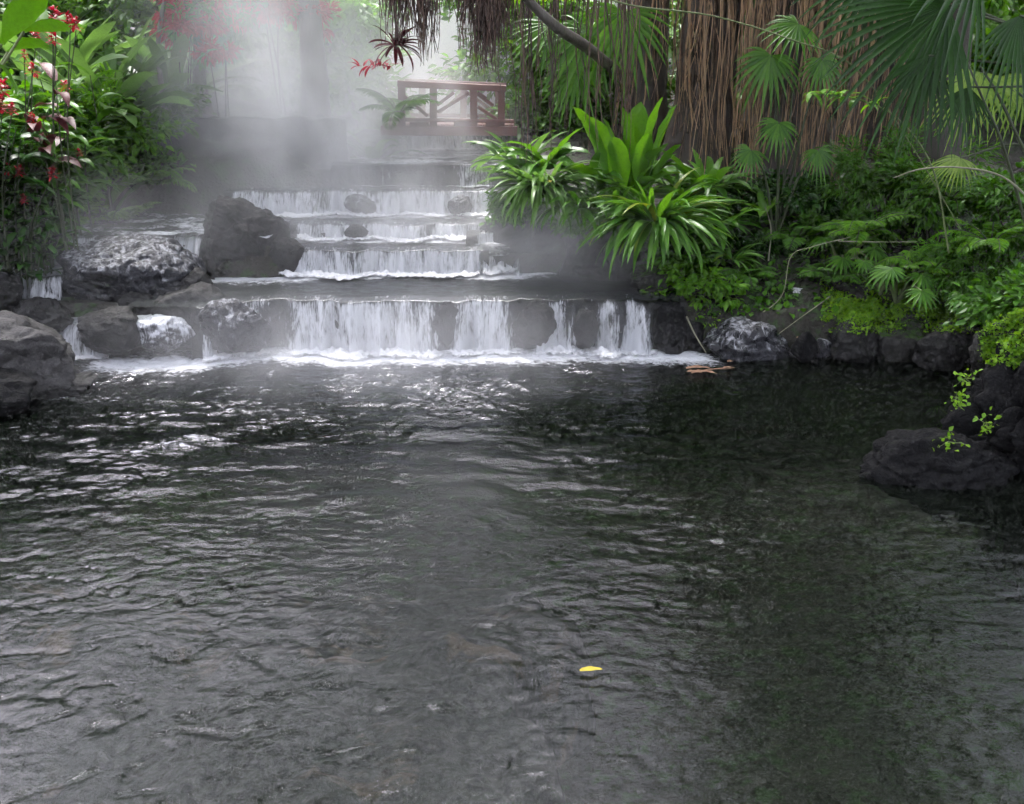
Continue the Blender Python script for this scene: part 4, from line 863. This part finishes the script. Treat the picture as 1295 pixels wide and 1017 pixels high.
for i, (u, v, Y, r_, lab) in enumerate([(660, 262, 14.5, (.55, .35, .22), 'dark bush under the pale strap leaved plant'), (760, 285, 14.1, (.7, .35, .25), 'dark bush on the bank edge under the rosette'), (855, 315, 13.6, (.6, .35, .25), 'dark bush under the arching strap plant')]):
    bush('shrub', 'leaf_mid', at(u, v, Y), r_, 2200, .09, lab, 'shrub', 'low shrubs of the right bank', 140+i, clumps=22, ground=float(at(u, v, Y)[2]-.3))
# big arching front leaf
root = empty('leafy_plant', tuple(at(855, 335, 12.8)), 'single wide pale leaf pointing down above the glossy shrub', 'plant'); mb = MB(); blade(mb, at(850, 300, 12.85), -1.5, .4, .48, .2, 2.1, .2, .02, 10); mb.build('leaf', M['leaf_strap'], root)
mb = MB(); tube(mb, [at(862, 345, 13), at(856, 318, 12.95), at(850, 300, 12.85)], .012, 6); mb.build('stem', M['stem'], root)
# fan palm at the right
px_, py_ = 7.4, 10.5
palm = empty('fan_palm', (px_, py_, float(H(px_, py_))), 'large dark fan palm leaning in from the right with drooping leaf tips', 'palm')
mb = MB(); tube(mb, curve_pts([(px_, py_, float(H(px_, py_))-.2), (px_+.1, py_, 1.8), (px_-.1, py_, 3.0)], 20), np.linspace(.16, .11, 20), 14); mb.build('trunk', M['bark_dark'], palm)
base = (px_-.1, py_, 3.0)
for (u, v, Y, du, dv_, rad, sp_, nn) in ((1200, 6, 9.6, -1, -.55, 1.35, 150, 24), (1175, 70, 9.4, -.25, -1, .72, 120, 18), (1240, -40, 9.2, -.6, .3, 1.3, 190, 26), (1290, 20, 9.8, .3, -.7, .9, 180, 24), (1110, -30, 10.2, -.9, -.2, .9, 190, 24), (1225, 110, 10, -.1, -1., .55, 130, 16)):
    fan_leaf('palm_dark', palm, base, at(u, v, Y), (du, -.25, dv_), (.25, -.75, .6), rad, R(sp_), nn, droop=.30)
palm2 = empty('fan_palm', tuple(gp(1340, 260, 13.2)), 'fan palm with sunlit pale leaves at the right frame edge', 'palm')
b2 = gp(1340, 260, 13.2); mb = MB(); tube(mb, curve_pts([b2+[0, 0, -.2], b2+[.1, 0, .7], b2+[0, 0, 1.3]], 14), np.linspace(.12, .09, 14), 12); mb.build('trunk', M['bark_dark'], palm2)
for (u, v, du, dv_, rad, Yq) in ((1240, 92, -.5, -.75, .75, 12.8), (1300, 95, -.2, -.9, .7, 13.1), (1330, 40, .4, .5, .8, 13.4), (1215, 200, -.8, -.4, .5, 12.9)):
    fan_leaf('palm_sunlit', palm2, b2+[0, 0, 1.3], at(u, v, Yq), (du, -.35, dv_), (-.1, -.35, .93), rad, R(200), 24, droop=.5)
# mid palm leaves over the roots
def small_palm(label, base_, hubs, m='leaf_mid', group='small fan palms among the roots'):
    base_ = np.array(base_, float); root = empty('small_palm', tuple(base_), label, 'palm', group)
    for (u, v, Y, du, dv_, rad) in hubs: fan_leaf(m, root, base_+[0, 0, .1], at(u, v, Y), (du, -.3, dv_), (.1, -.6, .75), rad, R(230), 18, droop=.4, sag=.3)
    return root
small_palm('dark fan palm hanging in front of the root curtain at the top', gp(990, 250, 14.0), [(975, 70, 13.7, -.3, -1, .62), (1010, 30, 13.7, -.5, -.2, .6), (1040, 75, 13.6, .3, -1, .5)])
small_palm('dark green palm in front of the lower root curtain', gp(985, 260, 13.8), [(985, 155, 13.5, -.2, -1, .42), (1035, 190, 13.4, .3, -1, .40), (950, 190, 13.6, -.5, -.8, .36)])
small_palm('feathery green palm at the top between bridge and fig roots', gp(770, 200, 15.6), [(745, 40, 15.2, -.6, -.8, .95), (790, 15, 15.0, -.1, -1, .95), (730, 90, 15.3, -.5, -.8, .7), (700, 30, 15.6, -.8, -.3, .8)], 'leaf_mid')
# philodendrons and ferns on the right slope
def philo(label, u, v, Y, n, rad, m, seed, hg=.6):
    b_ = gp(u, v, Y); b_[2] = min(b_[2], at(u, v, Y)[2]); root = empty('philodendron', tuple(b_), label, 'plant', 'split leaved plants of the right slope'); rg_ = random.Random(seed)
    for i in range(n):
        az = rg_.uniform(PI*.8, PI*2.2); l = rad*rg_.uniform(.6, 1.5); hub = b_+np.array([math.cos(az)*l, math.sin(az)*l, hg*rg_.uniform(.5, 1.2)])
        fan_leaf(m, root, b_, hub, (math.cos(az), math.sin(az), -.6), (math.cos(az)*.5, math.sin(az)*.5, .8), rad*rg_.uniform(.4, .62), R(250), 13, droop=.35, name='split_leaf', stem='stem', sag=.15)
    return root
for i, (u, v, Y, n, rad, m, lab) in enumerate([(1075, 250, 13.2, 8, .55, 'leaf_mid', 'split leaved plant below the middle of the root curtain'), (1150, 275, 12.6, 9, .55, 'leaf_mid', 'large split leaved plant in the middle of the right slope'),
        (1225, 290, 12.2, 8, .5, 'leaf_mid', 'split leaved plant with silvery leaves near the right frame edge'), (1120, 320, 12.8, 7, .4, 'leaf_fresh', 'brighter small split leaved plant above the moss bank'),
        (1265, 340, 11.6, 7, .42, 'leaf_mid', 'low split leaved plant over the crag at the right frame edge'), (1180, 340, 12.4, 6, .35, 'leaf_dark', 'dark split leaved plant touching the moss bank')]):
    philo(lab, u, v, Y, n, rad, m, 90+i)
for i, (u, v, Y, L, lab, m) in enumerate([(1010, 300, 13.6, .9, 'arching fern with long fronds under the roots', 'leaf_mid'), (1085, 290, 13.0, .8, 'fresh green fern left of the split leaved plants', 'leaf_fresh'), (1200, 250, 13.2, .9, 'dark fern behind the large split leaved plant', 'leaf_mid'),
        (1255, 300, 12.0, .8, 'fern with drooping fronds near the right frame edge', 'leaf_fresh'), (1050, 345, 13.0, .6, 'small fern beside the olive sloping rock', 'leaf_mid'), (945, 350, 13.2, .55, 'small fern right of the glossy shrub', 'leaf_mid'), (1160, 330, 12.4, .55, 'small bright fern on the moss bank', 'leaf_fresh'), (860, 320, 13.1, .5, 'fern half hidden under the arching strap plant', 'leaf_mid')]):
    b_ = gp(u, v, Y); b_[2] = max(b_[2], at(u, v, Y)[2]-.15)
    fern('fern', m, b_, 13, L, .9, 1.4, lab, 'ferns of the right bank', .17, .22, 30+i)
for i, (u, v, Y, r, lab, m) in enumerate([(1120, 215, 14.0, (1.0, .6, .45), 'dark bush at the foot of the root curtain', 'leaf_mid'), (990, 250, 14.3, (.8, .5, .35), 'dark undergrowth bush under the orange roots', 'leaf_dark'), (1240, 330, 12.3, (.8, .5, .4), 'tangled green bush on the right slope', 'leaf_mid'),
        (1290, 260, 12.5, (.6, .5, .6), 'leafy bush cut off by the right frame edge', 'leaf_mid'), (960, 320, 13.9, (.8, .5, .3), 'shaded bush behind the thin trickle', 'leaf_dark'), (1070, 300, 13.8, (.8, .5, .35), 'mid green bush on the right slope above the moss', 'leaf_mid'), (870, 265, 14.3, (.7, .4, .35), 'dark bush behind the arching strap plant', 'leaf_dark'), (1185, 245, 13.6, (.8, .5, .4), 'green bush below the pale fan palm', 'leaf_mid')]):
    b_ = at(u, v, Y); bush('shrub', m, b_, r, int(4200*r[0]), .11, lab, 'shrub', 'low shrubs of the right bank', 80+i, clumps=26, tpl=TPL if i % 2 else TPLN)
for i, (x, y, r_, lab) in enumerate([(7.6, 8.6, (.9, .8, .6), 'leafy shrub on the bank behind the black block'), (8.6, 6.6, (1.0, .9, .7), 'dark shrub on the near right bank past the frame edge'), (6.9, 11.2, (.8, .6, .5), 'low shrub between the black block and the fan palm trunk'), (9.2, 10.4, (1.2, 1., .9), 'tall shrub behind the fan palm trunk')]):
    bush('shrub', 'leaf_mid', (x, y, float(H(x, y))+r_[2]*.6), r_, int(3200*r_[0]), .13, lab, 'shrub', 'low shrubs of the right bank', 160+i, clumps=26)
# moss / ground cover
def cover(name, label, polys, n, size, m, seed, zoff=.03):
    rg_ = np.random.default_rng(seed); dg = bpy.context.evaluated_depsgraph_get(); C_, D_ = [], []
    bpy.context.view_layer.update(); dg = bpy.context.evaluated_depsgraph_get()
    for (u0, v0, u1, v1, k) in polys:
        a_ = at(u0, v1, 12.6); b_ = at(u1, v1, 12.6); c0 = at(u0, v0, 14)
        for _ in range(int(n*k)):
            u, v = rg_.uniform(u0, u1), rg_.uniform(v0, v1)
            d = ray(u, v); d = d/np.linalg.norm(d); hit, loc, nor, _i, ob, _m = scene.ray_cast(dg, Vector((0, 0, CAMH)), Vector(d))
            if not hit or nor.z < .12 or not (ob.name.startswith('boulder') or ob.name == 'ground'): continue
            if n3(loc.x*2.3, loc.y*2.3, 4.)+.15*rg_.normal() < -.12: continue
            C_.append(np.array(loc)+rg_.normal(size=3)*.02); D_.append(np.array(nor)*.5+rg_.normal(size=3)*.6)
    mb = MB(); leaves(mb, np.array(C_), np.array(D_), size*rg_.uniform(.5, 1.5, len(C_)), TPLR, rg_)
    return props(mb.build(name, M[m], None, False), label, None, None, 'stuff')
# sticks, vines, trickle, floating things
def vine(name, label, pts, r, m, cat='branch', leafy=None, group=None):
    P = curve_pts([at(*p) for p in pts], 40); root = empty(name, tuple(P[0]), label, cat, group); mb = MB(); tube(mb, P, np.linspace(r, r*.5, 40), 7); mb.build('stem', M[m], root)
    if leafy:
        mb = MB(); rg_ = random.Random(len(label))
        for k in range(leafy[1]):
            p = P[int(len(P)*(1-leafy[2]*rg_.random()))-1]; blade(mb, p, rg_.uniform(0, 2*PI), rg_.uniform(-.3, .8), leafy[0]*rg_.uniform(.6, 1.2), leafy[0]*.26, 1.2, .25, .02, 6)
        mb.build('leaves', M[leafy[3]], root)
    return root
vine('vine', 'long thin green vine slanting down across the root curtain', [(700, -30, 13.), (790, 5, 12.8), (900, 20, 12.5), (1000, 50, 12.2), (1080, 85, 12), (1150, 180, 11.8), (1215, 290, 11.6)], .012, 'stem', 'vine')
vine('branch', 'thin branch with bright yellow green leaves in front of the roots', [(1200, 320, 11.6), (1180, 215, 11.7), (1135, 150, 11.8), (1080, 125, 11.9), (1020, 118, 12)], .012, 'stem', 'branch', (.26, 26, .35, 'leaf_fresh'))
vine('branch', 'pale bent branch arching level from the right frame edge', [(1320, 270, 10.8), (1270, 225, 11), (1215, 212, 11.2), (1165, 214, 11.4), (1130, 225, 11.6)], .014, 'twig')
vine('branch', 'dark leaning stem crossing the right frame edge', [(1310, 330, 11), (1270, 190, 11), (1245, 130, 11), (1215, 60, 11.2)], .02, 'stem_dark')
vine('branch', 'thick dark stem near the right frame edge below the pale fan leaf', [(1330, 260, 10.6), (1295, 190, 10.6), (1262, 120, 10.7), (1240, 85, 10.8)], .022, 'stem_dark')
vine('branch', 'pale twig leaning down to the grey filmed boulder', [(1050, 375, 12.6), (1015, 400, 12.4), (985, 422, 12.25)], .009, 'twig')
vine('branch', 'bent yellowish shoot arching beside the thin trickle', [(950, 405, 12.6), (988, 375, 12.5), (1000, 325, 12.4), (1028, 312, 12.3), (1075, 300, 12.3)], .009, 'twig', 'branch', (.09, 10, .5, 'leaf_fresh'))
vine('branch', 'thin level twig above the moss bank', [(1060, 305, 12.4), (1100, 306, 12.4), (1160, 306, 12.4)], .008, 'twig')
vine('branch', 'short pale stick leaning on the rock at the right end of the pool', [(868, 400, 12.4), (880, 425, 12.3), (893, 446, 12.2)], .014, 'twig')
vine('branch', 'bare thin stem standing below the bright sapling', [(972, 330, 13.4), (975, 290, 13.5), (968, 262, 13.6)], .012, 'twig')
vine('stump', 'short dark broken stump standing on the moss bank', [(1118, 372, 12.9), (1115, 350, 12.9), (1112, 335, 12.9)], .05, 'bark_dark', 'stump')
# hanging bromeliad in the fringe
vb = at(500, 60, 12.3)
clump('bromeliad', M['leaf_purple'], vb, 26, .36, .05, (-.6, 1.3), .9, 'maroon rosette hanging among the roots above the left end of the bridge', 'plant', 'strap', .3, .02, 7, None, .06, seed=50, extra=lambda root, rg_: (lambda mb_: ([blade(mb_, vb+np.array([-.22+rg_.uniform(-.25, .2), rg_.uniform(-.1, .1), -.22]), rg_.uniform(0, 6.28), rg_.uniform(-.6, 1), .18, .05, .8, .2, .02, 5) for _ in range(24)], mb_.build('red_leaves', M['leaf_red'], root)))(MB()))
vine('vine', 'thin root carrying the maroon rosette under the overhead limb', [(505, -130, 12.3), (502, -40, 12.3), (500, 62, 12.3)], .015, 'root_dark', 'vine')
rock('small rock washed by a thin white trickle between boulders on the right bank', (988, 362, 1030, 390), 12.95, 'rock_white', 91, .8, 4, group='rocks of the right bank')
# debris raft
raft = empty('leaf_litter', tuple(on(898, 470, .02)), 'pinkish brown dead leaves and sticks floating near the right end of the falls', 'dead leaves'); rg_ = random.Random(4)
for k, (u, v, l, w_, az) in enumerate([(884, 466, .34, .10, .1), (896, 470, .22, .08, -.3), (905, 469, .4, .025, .2), (915, 467, .3, .025, .1), (889, 472, .3, .09, .3), (878, 470, .2, .08, -.2), (922, 465, .16, .05, 0), (925, 458, .1, .07, .6)]):
    mb = MB(); blade(mb, on(u, v, .035)-np.array([l/2, 0, 0]), az, .1, l, w_, .3, .3, .06, 8); mb.build('dead_leaf', M['leaf_brown'], raft)
def float_leaf(label, u, v, z, l, m, az):
    mb = MB(); b = on(u, v, z); blade(mb, b-np.array([math.cos(az)*l/2, 0, 0]), az, .12, l, l*.3, .3, .25, .05, 8); o = mb.build('fallen_leaf', M[m], None); o.location = Vector(b); o.data.transform(__import__('mathutils').Matrix.Translation(-Vector(b))); props(o, label, 'leaf')
float_leaf('small yellow green leaf floating on the dark near water', 748, 848, .03, .16, 'leaf_yellow', .1)
float_leaf('curled pink brown leaf lying on the small dark stone at the waterline', 1013, 427, .33, .13, 'leaf_brown', .4)
cover('moss_bank', 'bright green moss and tiny plants covering the right bank', [(1040, 325, 1295, 420, 1.0), (1130, 345, 1295, 400, .9), (1240, 425, 1295, 460, .12), (1060, 380, 1110, 405, .15)], 24000, .038, 'moss', 1)
cover('ground_cover', 'low dark leafy ground cover between the plants of the right bank', [(860, 240, 1295, 400, 1.), (610, 215, 870, 285, .5)], 6000, .09, 'leaf_mid', 2)
for i, (u, v, Y, lab) in enumerate([(1222, 480, 8.35, 'bright green sprig growing on the upper edge of the black block'), (1212, 505, 8.3, 'yellow green sprig low on the corner of the black block'), (1250, 538, 8.25, 'small green sprig on the face of the black block'), (1200, 560, 8.2, 'tiny green tuft where the low grey rock meets the black block')]):
    hub = at(u, v, Y); r0 = empty('weed_sprig', tuple(hub), lab, 'weed', 'small sprigs on the black block'); mb = MB(); rgs = np.random.default_rng(i); nn = 34
    P = hub+rgs.normal(size=(nn, 3))*np.array([.05, .03, .06]); leaves(mb, P, rgs.normal(size=(nn, 3))+np.array([0, -.5, 0]), .045*rgs.uniform(.6, 1.4, nn), TPLR, rgs); mb.build('leaves', M['moss'], r0, False)
    mb = MB(); [tube(mb, [hub+[0, .12, -.06], hub+[0, .03, 0], P[k]], .003, 4) for k in range(8)]; mb.build('stem', M['stem'], r0)
# ------------------------------------------------------------------ light, sky, air
w = bpy.data.worlds.new('World'); scene.world = w; w.use_nodes = True; nt = w.node_tree; nt.nodes.clear()
sky = nt.nodes.new('ShaderNodeTexSky'); sky.sky_type = 'NISHITA'; sky.sun_disc = False
SUN_EL, SUN_AZ = R(62), R(-22)   # ahead and a little left, measured from +Y
sky.sun_elevation = SUN_EL; sky.sun_rotation = SUN_AZ; sky.air_density = 1.2; sky.dust_density = 7.0; sky.ozone_density = 1.0
hs = nt.nodes.new('ShaderNodeHueSaturation'); hs.inputs['Saturation'].default_value = .30
bg = nt.nodes.new('ShaderNodeBackground'); bg.inputs['Strength'].default_value = .15
wo = nt.nodes.new('ShaderNodeOutputWorld'); nt.links.new(sky.outputs[0], hs.inputs['Color']); mx = nt.nodes.new('ShaderNodeMix'); mx.data_type = 'RGBA'; mx.blend_type = 'MULTIPLY'; mx.inputs[0].default_value = 1; mx.inputs[7].default_value = (.98, .97, 1.045, 1); nt.links.new(hs.outputs[0], mx.inputs[6]); nt.links.new(mx.outputs[2], bg.inputs[0]); nt.links.new(bg.outputs[0], wo.inputs[0])
sl = bpy.data.lights.new('sun', 'SUN'); sl.energy = 1.3; sl.angle = R(14); sl.color = (1, .97, .92)
so = bpy.data.objects.new('sun', sl); COL.objects.link(so)
dv = Vector((math.sin(SUN_AZ)*math.cos(SUN_EL), math.cos(SUN_AZ)*math.cos(SUN_EL), math.sin(SUN_EL)))
so.rotation_euler = dv.to_track_quat('Z', 'Y').to_euler()
def vol_box(name, lo, hi, mat, label):
    mb = MB(); lo, hi = np.array(lo, float), np.array(hi, float); box(mb, (lo+hi)/2, (hi-lo)/2); o = mb.build(name, mat, None, False)
    o.display_type = 'WIRE'; return props(o, label, None, None, 'stuff')
t = NT('haze'); pv = t.n('ShaderNodeVolumePrincipled', {'Color': (.93, .94, 1., 1), 'Density': .0005, 'Anisotropy': .2}); t.link(pv.outputs[0], t.out.inputs['Volume'])
vol_box('haze', (-72, -32, -2.6), (72, 122, 16.), t.m, 'thin even humid air over the pool and jungle')
BLOBS = [((-1.0, 22.2, 4.2), (4.6, 3.4, 5.4), 1.5), ((-3.4, 17.0, 2.6), (4.0, 2.4, 3.0), .60), ((-3.9, 15.4, 4.5), (2.6, 1.9, 3.2), .22),
         ((-2.2, 14.6, 1.4), (4.6, 1.9, 1.7), .22), ((-6.2, 13.8, 1.3), (3.0, 2.2, 1.5), .08), ((1.0, 14.0, 1.2), (2.2, 1.7, 1.2), .26), ((-1.6, 16.6, 2.6), (2.6, 1.0, 1.4), .14), ((-2.2, 11.4, .2), (5.5, 2.2, 1.2), .16), ((-2.0, 12.2, .4), (4.6, 1.4, .9), .07)]
t = NT('steam'); P_ = t.pos('world'); tot = None
for c, r_, d_ in BLOBS:
    v = t.n('ShaderNodeVectorMath', {0: P_, 1: c}, operation='SUBTRACT').outputs[0]
    v = t.n('ShaderNodeVectorMath', {0: v, 1: r_}, operation='DIVIDE').outputs[0]
    l = t.n('ShaderNodeVectorMath', {0: v}, operation='LENGTH').outputs['Value']
    s = t.ramp(l, 0., 1., d_, 0.); tot = s if tot is None else t.math('ADD', tot, s)
nz = t.noise(t.map(P_, (1, 1, .6)), 0.9, 2.5, .6, .3)
tot = t.math('MULTIPLY', tot, t.ramp(nz, .32, .68, .3, 1.8))
pv = t.n('ShaderNodeVolumePrincipled', {'Color': (.99, .985, 1., 1), 'Density': tot, 'Anisotropy': 0.}); t.link(pv.outputs[0], t.out.inputs['Volume'])
t.m.cycles.volume_step_rate = 1.5 if hasattr(t.m.cycles, 'volume_step_rate') else 1
vol_box('steam', (-9.2, 9.2, 0.03), (3.3, 26.2, 8.3), t.m, 'white steam drifting over the hot cascade and bridge')
# ------------------------------------------------------------------ render
c = scene.cycles
c.max_bounces = 10; c.diffuse_bounces = 2; c.glossy_bounces = 2; c.transmission_bounces = 3; c.transparent_max_bounces = 14; c.volume_bounces = 6
c.caustics_reflective = False; c.caustics_refractive = False; c.use_denoising = True; c.sample_clamp_indirect = 4; c.use_adaptive_sampling = True; c.adaptive_threshold = .03; c.adaptive_min_samples = 12
try: c.volume_step_rate = 1.0; c.volume_max_steps = 40
except Exception: pass
scene.view_settings.view_transform = 'Standard'; scene.view_settings.look = 'None'; scene.view_settings.gamma = 1; scene.view_settings.exposure = 2.42
